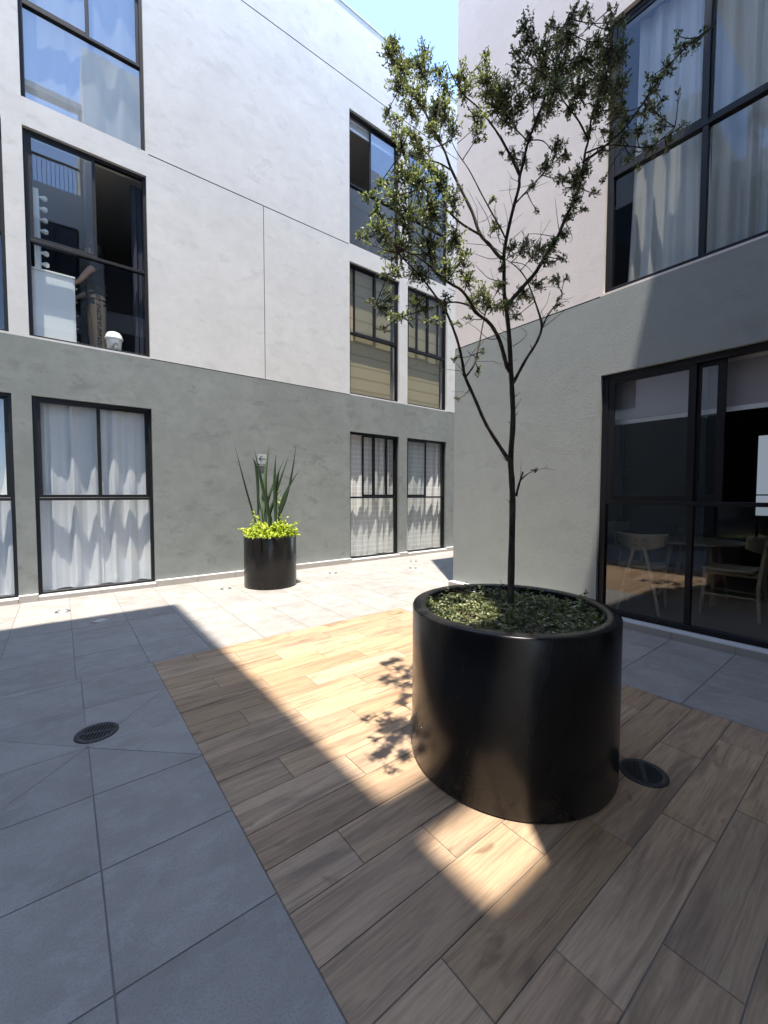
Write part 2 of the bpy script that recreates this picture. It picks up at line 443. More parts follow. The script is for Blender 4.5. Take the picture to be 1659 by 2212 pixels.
# ------------------------------------------------------------------ buildings
WA = lambda a, d, z: (a*S, (VA+d)*S, z*S)        # far facade: a = along, d = into the wall
WB = lambda a, d, z: ((UB+d)*S, a*S, z*S)        # right facade
def facade(name, W, A0, A1, Z0, Z1, holes, grooves, matfn, mats, parent, depth=0.16, flip=False):
    """front skin with real openings, reveals and shallow grooves"""
    mb = MB()
    cut = [(h, depth, True) for h in holes] + [(h, 0.006, False) for h in grooves]
    A = sorted({A0, A1, *[x for h, _, _ in cut for x in h[:2]]}); Z = sorted({Z0, Z1, *[x for h, _, _ in cut for x in h[2:]]})
    Z = sorted(set(Z) | {zz for zz in matfn.cuts if Z0 < zz < Z1})
    def add(pts, m): mb.face(pts if not flip else list(reversed(pts)), m)
    def inside(a, z):
        for h, d, o in cut:
            if h[0] < a < h[1] and h[2] < z < h[3]: return (h, d, o)
    for i in range(len(A)-1):
        for j in range(len(Z)-1):
            a0, a1, z0, z1 = A[i], A[i+1], Z[j], Z[j+1]; ca, cz = (a0+a1)/2, (z0+z1)/2
            hit = inside(ca, cz)
            if hit is None:
                add([W(a0, 0, z0), W(a1, 0, z0), W(a1, 0, z1), W(a0, 0, z1)], matfn(ca, cz))
            elif not hit[2]:
                d = hit[1]; add([W(a0, d, z0), W(a1, d, z0), W(a1, d, z1), W(a0, d, z1)], 2)
    for h, d, o in cut:
        a0, a1, z0, z1 = h
        zc = sorted({z0, z1, *[q for q in matfn.cuts if z0 < q < z1]})
        mm = matfn(a0 - 0.01, (z0+z1)/2) if o else 2
        add([W(a0, 0, z0), W(a0, 0, z1), W(a0, d, z1), W(a0, d, z0)], mm)
        add([W(a1, 0, z1), W(a1, 0, z0), W(a1, d, z0), W(a1, d, z1)], mm)
        add([W(a0, 0, z1), W(a1, 0, z1), W(a1, d, z1), W(a0, d, z1)], mm)
        add([W(a0, 0, z0), W(a0, d, z0), W(a1, d, z0), W(a1, 0, z0)], 3 if (o and z0 < 0.2) else mm)
    return mb.build(name, mats, parent)

def window(parent, W, a0, a1, z0, z1, zr, uppers, lowers=(), d=0.034, open_=(), fw=0.03, sash=0.028, label=None, glass='glass', lowglass=None):
    """outer frame (mesh, part) with sliding sashes and panes as sub-parts.
       uppers: positions (fractions) of the upright sash members above the rail; lowers: below it"""
    mb = MB(); t = 0.05
    B = lambda A0, A1, Z0, Z1, D0, D1: mb.box(W(A0, D0, Z0), W(A1, D1, Z1))
    B(a0, a0+fw, z0, z1, d, d+t); B(a1-fw, a1, z0, z1, d, d+t)
    B(a0+fw, a1-fw, z1-fw, z1, d+0.001, d+t); B(a0+fw, a1-fw, z0, z0+fw*0.8, d+0.001, d+t)
    if zr: B(a0+fw, a1-fw, zr-0.014, zr+0.014, d-0.002, d+t-0.002)
    L = a1 - a0
    for fr in lowers: B(a0+fr*L-0.018, a0+fr*L+0.018, z0+fw*0.8, zr-0.014, d+0.003, d+t-0.004)
    f = mb.build('window', M['frame'], parent)
    bevel(f, 0.003, 1)
    if label: f['label'] = label
    # panes below the rail
    def pane(A0, A1, Z0, Z1, D, gm=None):
        p = MB(); p.box(W(A0, D, Z0), W(A1, D+0.004, Z1)); p.build('pane', M[gm or glass], f)
    if zr:
        xs = [a0+fw] + [a0+q*L for q in lowers] + [a1-fw]
        for i in range(len(xs)-1): pane(xs[i]+(0.018 if i else 0), xs[i+1]-(0.018 if i < len(xs)-2 else 0), z0+fw*0.8, zr-0.014, d+0.025, lowglass)
    zb = (zr+0.014) if zr else z0+fw*0.8
    xs = [a0+fw] + [a0+q*L for q in uppers] + [a1-fw]
    for i in range(len(xs)-1):
        if i in open_: continue
        D = d + (0.006 if i % 2 == 0 else 0.028)
        A0 = xs[i] - (0.012 if i else 0); A1 = xs[i+1] + (0.012 if i < len(xs)-2 else 0)
        s = MB(); w = sash
        s.box(W(A0, D, zb), W(A0+w, D+0.02, z1-fw)); s.box(W(A1-w, D, zb), W(A1, D+0.02, z1-fw))
        s.box(W(A0+w, D+0.001, zb), W(A1-w, D+0.019, zb+w)); s.box(W(A0+w, D+0.001, z1-fw-w*0.7), W(A1-w, D+0.019, z1-fw))
        so = s.build('sash', M['frame'], f); bevel(so, 0.002, 1)
        pane(A0+w, A1-w, zb+w, z1-fw-w*0.7, D+0.008)
    return f

def room(parent, W, a0, a1, z0, z1, d0, d1, mats, floor=0, name='room_shell'):
    mb = MB()
    mb.face([W(a0, d0, z0), W(a1, d0, z0), W(a1, d1, z0), W(a0, d1, z0)], 1)
    mb.face([W(a0, d0, z1), W(a0, d1, z1), W(a1, d1, z1), W(a1, d0, z1)], 2 if len(mats) > 2 else 0)
    mb.face([W(a0, d1, z0), W(a1, d1, z0), W(a1, d1, z1), W(a0, d1, z1)], 0)
    mb.face([W(a0, d0, z0), W(a0, d1, z0), W(a0, d1, z1), W(a0, d0, z1)], 0)
    mb.face([W(a1, d0, z0), W(a1, d0, z1), W(a1, d1, z1), W(a1, d1, z0)], 0)
    return mb.build(name, mats, parent)

# ---- far building (white above, grey-green ground floor)
bA = tag(empty('apartment_building', (2*S, VA*S, 0)), 'white stucco apartment building with grey-green ground floor across the far side of the courtyard', 'building')
cols = [(-1.30, -0.327), (-0.19, 0.777), (3.28, 4.20), (4.37, 5.27), (6.4, 7.35)]
floors = [(0.045, 1.893, 0.945), (2.43, 4.272, 3.30), (4.515, 6.335, 5.36)]
holes = [(a, b, z0, z1) for a, b in cols for z0, z1, _ in floors]
class matA:
    cuts = [2.412]
    def __new__(cls, a, z): return 1 if z < 2.412 else 0
grooves = [(0.80, 3.26, 4.492, 4.503), (2.026, 2.034, 2.425, 4.49), (-4.0, 9.0, 6.70, 6.712), (5.29, 6.38, 4.492, 4.503),
           (-4, -1.3, 2.407, 2.417), (0.777, 3.28, 2.407, 2.417), (5.27, 6.4, 2.407, 2.417)]
def at_origin(o, parent):           # keep world coordinates under a moved parent
    o.matrix_parent_inverse = Matrix.Translation(parent.location).inverted() if parent.rotation_euler.z == 0 else parent.matrix_basis.inverted()
    return o
fa = facade('facade_wall', WA, -4.0, 9.0, 0.0, 7.64, holes, grooves, matA, [M['white'], M['grey'], M['joint'], M['ledge']], bA)
at_origin(fa, bA)
cap = MB(); cap.box(WA(-4, -0.012, 7.64), WA(9, 0.15, 7.66)); cap.box(WA(-4, 0.15, 7.5), WA(9, 3.2, 7.6))
at_origin(cap.build('roof_slab', M['white'], bA), bA)
sk = MB()
edges = sorted([-4.0, 9.0] + [x for c in cols for x in c])
for i in range(len(edges)-1):
    a, b = edges[i], edges[i+1]; win = any(abs(a-c[0]) < 1e-6 for c in cols)
    n = max(1, round((b-a)/0.42)); top = 0.038 if win else 0.062
    for q in range(n):
        sk.box(WA(a+(b-a)*q/n+0.0015, -0.05, -0.002), WA(a+(b-a)*(q+1)/n-0.0015, -0.002, top), 0)
    sk.box(WA(a, -0.046, top), WA(b, 0.045 if win else -0.001, top+0.004), 1)
at_origin(sk.build('skirting', [M['beige'], M['ledge']], bA), bA)
layout = {(0, 0): ((.52,), ()), (1, 0): ((.52,), ()), (2, 0): ((.295, .505, .77), (0,)), (3, 0): ((.5,), (1,)), (4, 0): ((.5,), ()),
          (0, 1): ((.52,), ()), (1, 1): ((.54,), (1,)), (2, 1): ((.13, .52), (0,)), (3, 1): ((.27, .54, .80), ()), (4, 1): ((.5,), ()),
          (0, 2): ((.52,), ()), (1, 2): ((.52,), ()), (2, 2): ((.44,), (0,)), (3, 2): ((.6,), ()), (4, 2): ((.5,), ())}
for ci, (a, b) in enumerate(cols):
    for fi, (z0, z1, zr) in enumerate(floors):
        up, op = layout[(ci, fi)]
        at_origin(window(bA, WA, a, b, z0, z1, zr, up, (), open_=op, glass='clear' if fi == 0 else ('coated' if fi == 2 else 'glass'), lowglass='clear' if fi == 1 else None), bA)
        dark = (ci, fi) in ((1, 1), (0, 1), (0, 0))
        m = M['roomshade'] if dark else M['room']
        at_origin(room(bA, WA, a-0.25 if ci not in (1, 3) else a-0.06, b+0.25 if ci not in (0, 2) else b+0.06, z0-0.01, z1+0.12, 0.16, 2.4, [m, M['chair'] if not dark else M['roomshade'], M['room']]), bA)  # near-black walls under a pale ceiling: dimness and bounce put into colour

# ---- right building (pinkish above, light grey ground floor, big glazed openings)
bB = tag(empty('apartment_building', (UB*S, 1.5*S, 0)), 'pale pinkish apartment building with light grey ground floor and large glazed openings on the right', 'building')
colB = [(0.30, 1.525)]
holesB = [(0.30, 1.525, 0.04, 1.925), (0.30, 1.525, 2.55, 4.555), (0.30, 1.525, 4.72, 6.4), (-1.6, -0.3, 0.04, 1.925)]
class matB:
    cuts = [2.535]
    def __new__(cls, a, z): return 1 if z < 2.535 else 0
groovesB = [(1.545, 3.05, 2.53, 2.54), (1.545, 3.05, 4.645, 4.655), (-0.08, 0.30, 2.53, 2.54)]
at_origin(facade('facade_wall', WB, -5.0, VBEND, 0.0, 7.64, holesB, groovesB, matB, [M['pink'], M['warmgrey'], M['joint'], M['ledge']], bB, flip=True), bB)
WE = lambda a, d, z: (a*S, (VBEND-d)*S, z*S)     # end wall facing the far building
class matE:
    cuts = [2.412]
    def __new__(cls, a, z): return 1 if z < 2.412 else 0
at_origin(facade('end_wall', WE, UB, 9.0, 0.0, 7.64, [], [(UB, 9.0, 2.407, 2.417), (UB, 9.0, 4.49, 4.50), (5.1, 5.108, 2.42, 4.49), (UB, 9.0, 6.7, 6.71)], matE, [M['white'], M['grey'], M['joint'], M['ledge']], bB, flip=True), bB)
rb = MB(); rb.box((UB*S+0.2, -5*S, 7.5*S), (9*S, VBEND*S-0.2, 7.58*S)); at_origin(rb.build('roof_slab', M['white'], bB), bB)
sb = MB()
for q in range(20):
    a, b = VBEND - q*0.345, VBEND - (q+1)*0.345
    sb.box(WB(b+0.0015, -0.075, -0.002), WB(a-0.0015, -0.001, 0.05), 0)
sb.box(WB(1.53, -0.072, 0.05), WB(VBEND, -0.001, 0.056), 1); sb.box(WB(0.30, -0.072, 0.05), WB(1.525, 0.02, 0.056), 1); sb.box(WB(-4, -0.072, 0.05), WB(0.29, -0.001, 0.056), 1)
at_origin(sb.build('skirting', [M['beige'], M['ledge']], bB), bB)
WBr = lambda a, d, z: ((UB+d)*S, (1.825-a)*S, z*S)   # mirrored so that fractions run from the far jamb
at_origin(window(bB, WBr, 0.30, 1.525, 0.056, 1.925, 0.935, (.49, .615), (.49,), d=0.03, open_=(2,), fw=0.045, sash=0.045), bB)
at_origin(window(bB, WBr, 0.30, 1.525, 2.55, 4.555, 3.425, (.5,), (.5,), d=0.03, fw=0.045, sash=0.04, glass='clear'), bB)
at_origin(window(bB, WBr, 0.30, 1.525, 4.72, 6.4, 5.5, (.5,), (.5,), d=0.03, fw=0.045, sash=0.04), bB)
at_origin(window(bB, lambda a, d, z: ((UB+d)*S, a*S, z*S), -1.6, -0.3, 0.056, 1.925, 0.935, (.5,), (.5,), d=0.03, fw=0.045, sash=0.045), bB)
at_origin(room(bB, WB, -2.2, 2.6, 0.03, 2.25, 0.16, 3.0, [M['roomshade'], tile_wood('dark_plank_floor', 0.5)]), bB)
at_origin(room(bB, WB, 0.1, 2.0, 2.53, 4.62, 0.16, 2.6, [M['roomshade'], M['roomshade']]), bB)
at_origin(room(bB, WB, 0.1, 2.0, 4.66, 6.5, 0.16, 2.6, [M['room'], M['roomshade']]), bB)
# lit opening in the back wall of the dining room
lit = NT('frosted_daylight'); em = lit.n('ShaderNodeEmission'); em.inputs[0].default_value = (0.72, 0.84, 1, 1); em.inputs[1].default_value = 0.06
lit_m = lit.done(em.outputs[0])
lw = MB(); lw.box(((UB+2.9)*S, 0.52*S, 0.72*S), ((UB+2.97)*S, 1.12*S, 1.72*S), 0)
lw.box(((UB+2.86)*S, 0.66*S, 0.985*S), ((UB+2.9)*S, 1.08*S, 1.0*S), 0)
bw = lw.build('back_window', M['frame'], bB); at_origin(bw, bB)
lp = MB(); lp.box(((UB+2.88)*S, 0.56*S, 0.76*S), ((UB+2.9)*S, 1.08*S, 1.66*S)); lp.build('pane', lit_m, bw)

# ---- three more buildings close the courtyard behind the camera (upper storeys overhang an open ground floor)
def block(label, u0, v0, u1, v1, z1, zover, set_, mats, wins=(), grooves=True):
    b = tag(empty('apartment_building', ((u0+u1)/2*S, (v0+v1)/2*S, 0)), label, 'building')
    mb = MB(); mb.box((u0*S, v0*S, zover*S), (u1*S, v1*S, z1*S), 0)
    at_origin(mb.build('upper_storeys', mats[0], b), b)
    lo = MB(); s = set_; lo.box(((u0+s[0])*S, (v0+s[1])*S, -0.01), ((u1-s[2])*S, (v1-s[3])*S, zover*S - 0.003), 0)
    at_origin(lo.build('ground_floor_wall', mats[1], b), b)
    return b
bC = tag(empty('apartment_building', (-3.8*S, -1.3*S, 0)), 'white apartment block with an added shade slab on added posts, unseen left of the camera', 'building')
mb = MB(); mb.box((-6.0*S, -5.0*S, -0.01), (-2.6*S, 2.35*S, 2.45*S)); at_origin(mb.build('ground_floor_wall', M['grey'], bC), bC)
mb = MB(); mb.box((-6.0*S, -5.0*S, 2.45*S), (-2.6*S, 2.35*S, 6.8*S)); at_origin(mb.build('upper_storeys', M['softwhite'], bC), bC)
mb = MB(); mb.box((-6.0*S, -5.0*S, 9.32*S), (-0.46*S, 2.35*S, 9.5*S)); at_origin(mb.build('added_shade_slab', M['softwhite'], bC), bC)  # added unseen slab: keeps the floor's shadow edge, lets more sky light in
for cy_ in (-4.0, -1.5, 1.9):  # posts invented to carry the added slab
    mb = MB(); mb.box((-2.95*S, (cy_-.07)*S, 6.8*S), (-2.8*S, (cy_+.07)*S, 9.32*S)); at_origin(mb.build('column', M['softwhite'], bC), bC)
bE = block('white apartment block with grey base closing the left end of the courtyard', -6.0, 2.36, -1.65, 4.95, 7.64, 2.41, (0, 0, 0, 0), (M['softwhite'], M['grey']))
bD = block('low white apartment block with a rooftop railing behind the camera', -0.45, -5.0, 0.527, -0.69, 7.1, 2.45, (0, 0, 0, 1.6), (M['softwhite'], M['softwhite']))
bF = block('tall white apartment block behind the camera on the right', 0.53, -5.0, 3.345, -0.08, 9.6, 2.45, (0, 0, 0, 1.6), (M['softwhite'], M['softwhite']))
for b, W, wl_ in ((bD, lambda a, d, z: (a*S, (-0.69-d)*S, z*S), [(-0.35, 0.42)]), (bF, lambda a, d, z: (a*S, (-0.08-d)*S, z*S), [(0.8, 1.7), (2.1, 3.0)]), (bC, lambda a, d, z: ((-2.6-d)*S, a*S, z*S), [(-0.4, 0.5), (1.1, 2.0)]), (bE, lambda a, d, z: ((-1.65-d)*S, a*S, z*S), [(3.2, 4.2)])):
    for a, c in wl_:
        for z0, z1 in ((2.6, 4.3), (4.7, 6.4) if b is not bC else (4.7, 6.4)):
            fm = MB()
            fm.box(W(a, -0.012, z0), W(a+.04, 0.01, z1)); fm.box(W(c-.04, -0.012, z0), W(c, 0.01, z1)); fm.box(W(a+.04, -0.011, z0), W(c-.04, 0.01, z0+.04)); fm.box(W(a+.04, -0.011, z1-.04), W(c-.04, 0.01, z1))
            fm.box(W((a+c)/2-.02, -0.010, z0+.04), W((a+c)/2+.02, 0.01, z1-.04))
            f = at_origin(fm.build('window', M['frame'], b), b)
            pm = MB(); pm.box(W(a+.04, -0.005, z0+.04), W(c-.04, 0.009, z1-.04)); pm.build('pane', M['darkglass'], f)
for v0, v1 in ((-2.6, -1.0), (-0.9, 0.7), (0.8, 2.2)):      # dark glazed shopfront of the left block
    fm = MB(); X = -2.6*S
    fm.box((X, v0*S, 0.04), (X+.05, (v0+.05)*S, 2.2*S)); fm.box((X, (v1-.05)*S, 0.04), (X+.05, v1*S, 2.2*S)); fm.box((X, (v0+.05)*S, 2.14*S), (X+.049, (v1-.05)*S, 2.2*S)); fm.box((X, (v0+.05)*S, 0.04), (X+.049, (v1-.05)*S, 0.12)); fm.box((X, ((v0+v1)/2-.025)*S, 0.12), (X+.048, ((v0+v1)/2+.025)*S, 2.14*S))
    f = at_origin(fm.build('window', M['frame'], bC), bC)
    pm = MB(); pm.box((X, (v0+.05)*S, 0.12), (X+.02, (v1-.05)*S, 2.14*S)); pm.build('pane', M['darkglass'], f)
# rooftop railing and beam on the low block
rl = MB()
rl.box((-0.45*S, -1.04*S, 7.8*S), (0.525*S, -1.01*S, 7.84*S)); rl.box((-0.45*S, -1.04*S, 7.14*S), (0.525*S, -1.01*S, 7.17*S))
for k in range(14): 
    x = -0.42 + k*0.07; rl.box((x*S, -1.03*S, 7.17*S), ((x+.008)*S, -1.02*S, 7.8*S))
at_origin(rl.build('railing', M['frame'], bD), bD)
bm = MB(); bm.box((-0.45*S, -0.745*S, 8.75*S), (0.525*S, -0.565*S, 8.86*S)); bm.box((-0.45*S, -0.725*S, 7.1*S), (-0.40*S, -0.69*S, 8.75*S)); bm.box((0.47*S, -0.725*S, 7.1*S), (0.525*S, -0.69*S, 8.75*S))
at_origin(bm.build('roof_beam', M['white'], bD), bD)

# ------------------------------------------------------------------ curtains and blinds (hung inside, things of their own)
def curtain(name, W, a0, a1, z0, z1, d, folds, amp, seed, mat, label, group=None, cat='curtain', swing=0.0, hem=True):
    r = random.Random(seed); nx, nz = int(folds*26), 30
    ph = [r.uniform(0, 6.28) for _ in range(6)]
    warp = [r.uniform(-.5, .5) for _ in range(6)]
    rows = []
    for j in range(nz+1):
        t = j/nz; z = z0 + (z1-z0)*t; row = []
        for i in range(nx+1):
            s = i/nx; x = s + 0.035*sum(w*math.sin((k+1)*3.1*s + ph[k]) for k, w in enumerate(warp))
            pinch = 0.55 + 0.45*(1-t)
            y = amp*pinch*(math.sin(2*math.pi*folds*x + 0.5*math.sin(3*t+ph[0])) * (0.65+0.35*math.sin(5*s+ph[1])) + 0.30*math.sin(2*math.pi*folds*0.53*x + ph[2] + t*1.2) + 0.15*math.sin(2*math.pi*folds*2.3*x + ph[5]) + 0.04*math.sin(2*math.pi*folds*4.9*x + ph[1] + t))
            a = a0 + (a1-a0)*s + swing*(1-t)**2*math.sin(3*s+ph[3])
            zz = z + (0.012*math.sin(9*s+ph[4]) if j == 0 else 0)
            row.append(W(a, d+y, zz))
        rows.append(row)
    mb = MB(); mb.grid(rows, 0, True)
    if hem:
        mb.grid([[ (p[0]+q[0]*0, p[1], p[2]) for p, q in zip(rows[0], rows[0])], [(p[0], p[1]+0.003, p[2]+0.09*S*0.5) for p in rows[0]]], 0, True)
    o = mb.build(name, mat); return tag(o, label, cat, group)
GC = 'white curtains behind the ground floor windows'
curtain('curtain', WA, -1.28, -0.36, 0.06, 1.88, 0.125, 5.6, 0.030, 3, M['sheer'], 'white sheer curtain behind the ground floor window cut by the left edge of the photo', GC)
curtain('curtain', WA, -0.165, 0.33, 0.06, 1.88, 0.125, 3.2, 0.032, 5, M['sheer'], 'white sheer curtain filling the left half of the leftmost full ground floor window', GC)
curtain('curtain', WA, 0.325, 0.755, 0.06, 1.88, 0.124, 2.8, 0.032, 8, M['sheer'], 'white sheer curtain with frayed seam in the right half of a ground floor window', GC)
curtain('curtain', WA, 3.30, 4.18, 0.06, 1.88, 0.122, 6.4, 0.027, 13, M['check'], 'checked white curtain behind the ground floor window with four upright bars', GC)
curtain('curtain', WA, 4.39, 5.25, 0.06, 1.88, 0.122, 6.4, 0.027, 21, M['check'], 'checked white curtain behind the last ground floor window before the passage', GC)
curtain('curtain', WA, -0.17, 0.76, 4.53, 6.32, 0.118, 3.4, 0.026, 34, M['cream'], 'pale curtain behind the top floor window reflecting blue sky at upper left')
curtain('curtain', WA, 0.645, 0.755, 2.45, 4.20, 0.13, 2.2, 0.022, 41, M['navy'], 'dark satin curtain gathered at the right side of the open first floor window')
curtain('curtain', WB, 0.93, 1.36, 2.56, 4.5, 0.14, 4.0, 0.03, 51, M['cream'], 'cream curtain swept aside in the left half of the big upper window on the right', 'curtains in the big upper window', swing=0.05)
curtain('curtain', WB, 0.33, 0.90, 2.56, 4.5, 0.15, 5.5, 0.03, 57, M['cream'], 'cream curtain hanging straight in the right half of the big upper window on the right', 'curtains in the big upper window')

def roll_blind(W, a0, a1, z0, z1, d, mat, barmat, label, group=None, slope=0.0):
    b = MB(); 
    b.box(W(a0, d, z0), W(a1, d+0.004, z1))
    o = b.build('roller_blind', mat); tag(o, label, 'blind', group)
    k = MB(); k.box(W(a0, d-0.006, z0-0.03), W(a1, d+0.01, z0)); k.build('bottom_bar', barmat, o)
    h = MB(); h.box(W(a0, d-0.012, z1), W(a1, d+0.035, z1+0.03)); h.build('head_rail', barmat, o)
    return o
roll_blind(WA, 3.31, 4.10, 2.45, 4.19, 0.10, M['blind'], M['chair'], 'tan banded blind in the first floor window with a white strip of wall beside it', 'tan blinds on the first floor')
roll_blind(WA, 4.40, 5.18, 2.45, 4.19, 0.10, M['blind'], M['chair'], 'tan banded blind in the first floor window nearest the passage', 'tan blinds on the first floor')
roll_blind(WA, 3.30, 4.18, 6.20, 6.28, 0.12, M['cream'], M['whitepl'], 'rolled up white blind at the head of the open top floor window')
roll_blind(WB, 0.935, 1.47, 1.575, 1.87, 0.13, M['greyblind'], M['alu'], 'grey roller blind half lowered over the left of the dining room glazing', 'roller blinds in the dining room')
roll_blind(WB, 0.33, 0.915, 1.575, 1.87, 0.132, M['greyblind'], M['alu'], 'grey roller blind half lowered over the right of the dining room glazing', 'roller blinds in the dining room')

# ------------------------------------------------------------------ first floor room: dresser, mirror, cup, person
Z2 = 2.425
dr = tag(empty('dresser', (0.0, 5.32*S, Z2*S)), 'white chest of drawers standing against the open first floor window', 'dresser')
mb = MB(); mb.box((-0.235, -0.27, 0.0), (0.2, 0.33, 0.90)); bevel(mb.build('carcass', M['whitepl'], dr), 0.006)
mb = MB(); mb.box((-0.245, -0.28, 0.90), (0.222, 0.34, 0.925)); bevel(mb.build('top', M['whitepl'], dr), 0.004)
for k in range(5):
    mb = MB(); mb.box((0.2, -0.265, 0.03+k*0.174), (0.216, 0.325, 0.03+k*0.174+0.168)); df = bevel(mb.build('drawer', M['whitepl'], dr), 0.004)
    for yy in (-0.16, 0.22):
        kb = MB(); kb.lathe([(0.0, 0.03), (0.012, 0.028), (0.013, 0.02), (0.006, 0.01), (0.005, 0)], (0, 0, 0), 16)
        ko = kb.build('knob', M['steel'], df); ko.location = (0.216, yy, 0.03+k*0.174+0.09); ko.rotation_euler = (0, rad(90), 0)
mi = tag(empty('vanity_mirror', (-0.02*S, 5.36*S, Z2*S+0.927)), 'white vanity mirror with a column of round bulbs standing on the dresser', 'mirror')
mb = MB(); mb.box((-0.16, -0.29, 0), (-0.10, 0.30, 0.06)); mb.box((-0.16, -0.29, 0.06), (-0.10, -0.22, 1.0)); mb.box((-0.16, 0.23, 0.06), (-0.10, 0.30, 1.0)); mb.box((-0.16, -0.22, 0.94), (-0.10, 0.23, 1.0))
bevel(mb.build('frame', M['whitepl'], mi), 0.004)
mb = MB(); mb.box((-0.15, -0.22, 0.06), (-0.125, 0.23, 0.94)); mb.build('mirror_glass', plain('silvered_mirror', (0.7, 0.72, 0.72), 0.03, 1.0), mi)
for k in range(7):
    bb = MB(); bb.lathe([(0.0, 0.088), (0.02, 0.084), (0.031, 0.068), (0.033, 0.052), (0.026, 0.034), (0.015, 0.018), (0.013, 0)], (0, 0, 0), 20)
    bo = bb.build('bulb', M['whitepl'], mi); bo.location = (-0.10, -0.255, 0.09 + k*0.138); bo.rotation_euler = (0, rad(90), 0)
cup = tag(empty('lidded_container', (0.47*S, 5.10*S, Z2*S)), 'white cup-shaped container with domed lid standing at the first floor window', 'container'); cup.scale = (2.05, 2.05, 1.65)
mb = MB(); mb.lathe([(0, 0), (0.032, 0.0), (0.036, 0.002), (0.047, 0.12), (0.047, 0.122)], seg=40); mb.build('container_body', M['whitepl'], cup)
mb = MB(); mb.lathe([(0.051, 0.118), (0.053, 0.122), (0.053, 0.134), (0.049, 0.138), (0.046, 0.158), (0.036, 0.176), (0.02, 0.184), (0.0, 0.186)], seg=40); mb.build('lid', M['whitepl'], cup)
mb = MB(); mb.tube([(0.012*math.cos(t*.4)*1.2, -0.0445-0.002, 0.06+0.02*math.sin(t*.55)) for t in range(18)], 0.0016, 5); mb.build('logo', M['ink'], cup)

def skin_obj(name, pts, edges, radii, mat, parent=None, levels=2, root=0):
    me = bpy.data.meshes.new(name); me.from_pydata([tuple(p) for p in pts], edges, []); me.materials.append(mat)
    o = link_obj(name, me, parent)
    sk_ = o.modifiers.new('skin', 'SKIN'); sk_.use_smooth_shade = True
    for i, v_ in enumerate(me.skin_vertices[0].data):
        r = radii[i]; v_.radius = (r, r) if not hasattr(r, '__len__') else r
        v_.use_root = (i == root)
    sub = o.modifiers.new('sub', 'SUBSURF'); sub.levels = levels; sub.render_levels = levels
    return o

pe = tag(empty('person', (0.36*S, 5.60*S, Z2*S), rad(-82)), 'person in black shirt and tan trousers with patterned stripe in the first floor window', 'person')
J = [(0,0,0.96),(0,0,1.10),(0,0.005,1.26),(0,0,1.40),(0,0,1.475),(0,-0.015,1.54),(0,-0.02,1.63),(0,-0.015,1.70),     # 0-7 spine, neck, head
     (0.17,0,1.40),(0.225,-0.13,1.23),(0.185,-0.25,1.05),(0.18,-0.29,1.01),                                              # 8-11 right arm
     (-0.17,0,1.39),(-0.24,-0.02,1.13),(-0.27,-0.2,0.99),(-0.275,-0.245,0.96),                                          # 12-15 left arm
     (0.09,0,0.90),(0.10,-0.01,0.50),(0.10,0.02,0.09),(0.105,-0.12,0.03),
     (-0.09,0,0.90),(-0.10,-0.01,0.50),(-0.10,0.02,0.09),(-0.105,-0.12,0.03)]
E_ = [(0,1),(1,2),(2,3),(3,4),(4,5),(5,6),(6,7),(3,8),(8,9),(9,10),(10,11),(3,12),(12,13),(13,14),(14,15),(0,16),(16,17),(17,18),(18,19),(0,20),(20,21),(21,22),(22,23)]
Rr = [(.14,.10),(.125,.09),(.14,.10),(.12,.085),.05,.062,.085,.06,.055,.042,.03,.03,.055,.042,.03,.03,.085,.055,.038,.035,.085,.055,.038,.035]
P2, E2, R2 = list(J), list(E_), list(Rr)
for hb, sgn in ((11, 1), (15, -1)):
    hx, hy, hz = J[hb]
    for q in range(4):
        b0 = len(P2); xo = (q-1.5)*0.019; ln = (0.07, 0.078, 0.072, 0.058)[q]
        P2 += [(hx+xo, hy-0.045, hz-0.005), (hx+xo*1.1, hy-0.045-ln*.55, hz-0.02), (hx+xo*1.1, hy-0.045-ln*.8, hz-0.055)]
        E2 += [(hb, b0), (b0, b0+1), (b0+1, b0+2)]; R2 += [.010, .0088, .0075]
    b0 = len(P2); P2 += [(hx-sgn*0.035, hy-0.02, hz-0.01), (hx-sgn*0.05, hy-0.055, hz-0.035)]; E2 += [(hb, b0), (b0, b0+1)]; R2 += [.011, .009]
body = skin_obj('body', P2, E2, R2, M['skin'], pe)
# face and ears
fm = MB()
fm.lathe([(0.0, 0.03), (0.012, 0.02), (0.014, 0.0), (0.004, -0.004)], (0, 0, 0), 12); nz_ = fm.build('nose', M['skin'], pe); nz_.location = (0, -0.105, 1.615); nz_.rotation_euler = (rad(30), 0, 0)
for sx in (-1, 1):
    em_ = MB(); em_.lathe([(0.0, 0.012), (0.012, 0.008), (0.016, 0), (0.012, -0.008), (0, -0.012)], (0, 0, 0), 14); e_ = em_.build('eye', M['ink'], pe); e_.location = (sx*0.032, -0.095, 1.645); e_.scale = (1, .5, .6)
    er = MB(); er.lathe([(0.0, 0.02), (0.02, 0.014), (0.026, 0), (0.02, -0.014), (0, -0.02)], (0, 0, 0), 14); e2 = er.build('ear', M['skin'], pe); e2.location = (sx*0.09, -0.01, 1.63); e2.scale = (.35, .7, 1.2)
mo = MB(); mo.lathe([(0.0, 0.006), (0.02, 0.003), (0.022, 0), (0.0, -0.006)], (0, 0, 0), 14); m_ = mo.build('mouth', plain('lips', (0.32, 0.13, 0.11), 0.5), pe); m_.location = (0, -0.098, 1.575); m_.scale = (1, .5, .7)
hair = MB(); hair.lathe([(0.0, 0.125), (0.05, 0.115), (0.085, 0.08), (0.10, 0.03), (0.098, -0.04), (0.085, -0.10), (0.05, -0.12)], (0, 0, 0), 28)
h_ = hair.build('hair', M['hair'], pe); h_.location = (0, 0.018, 1.65); h_.scale = (.96, 1.0, 1)
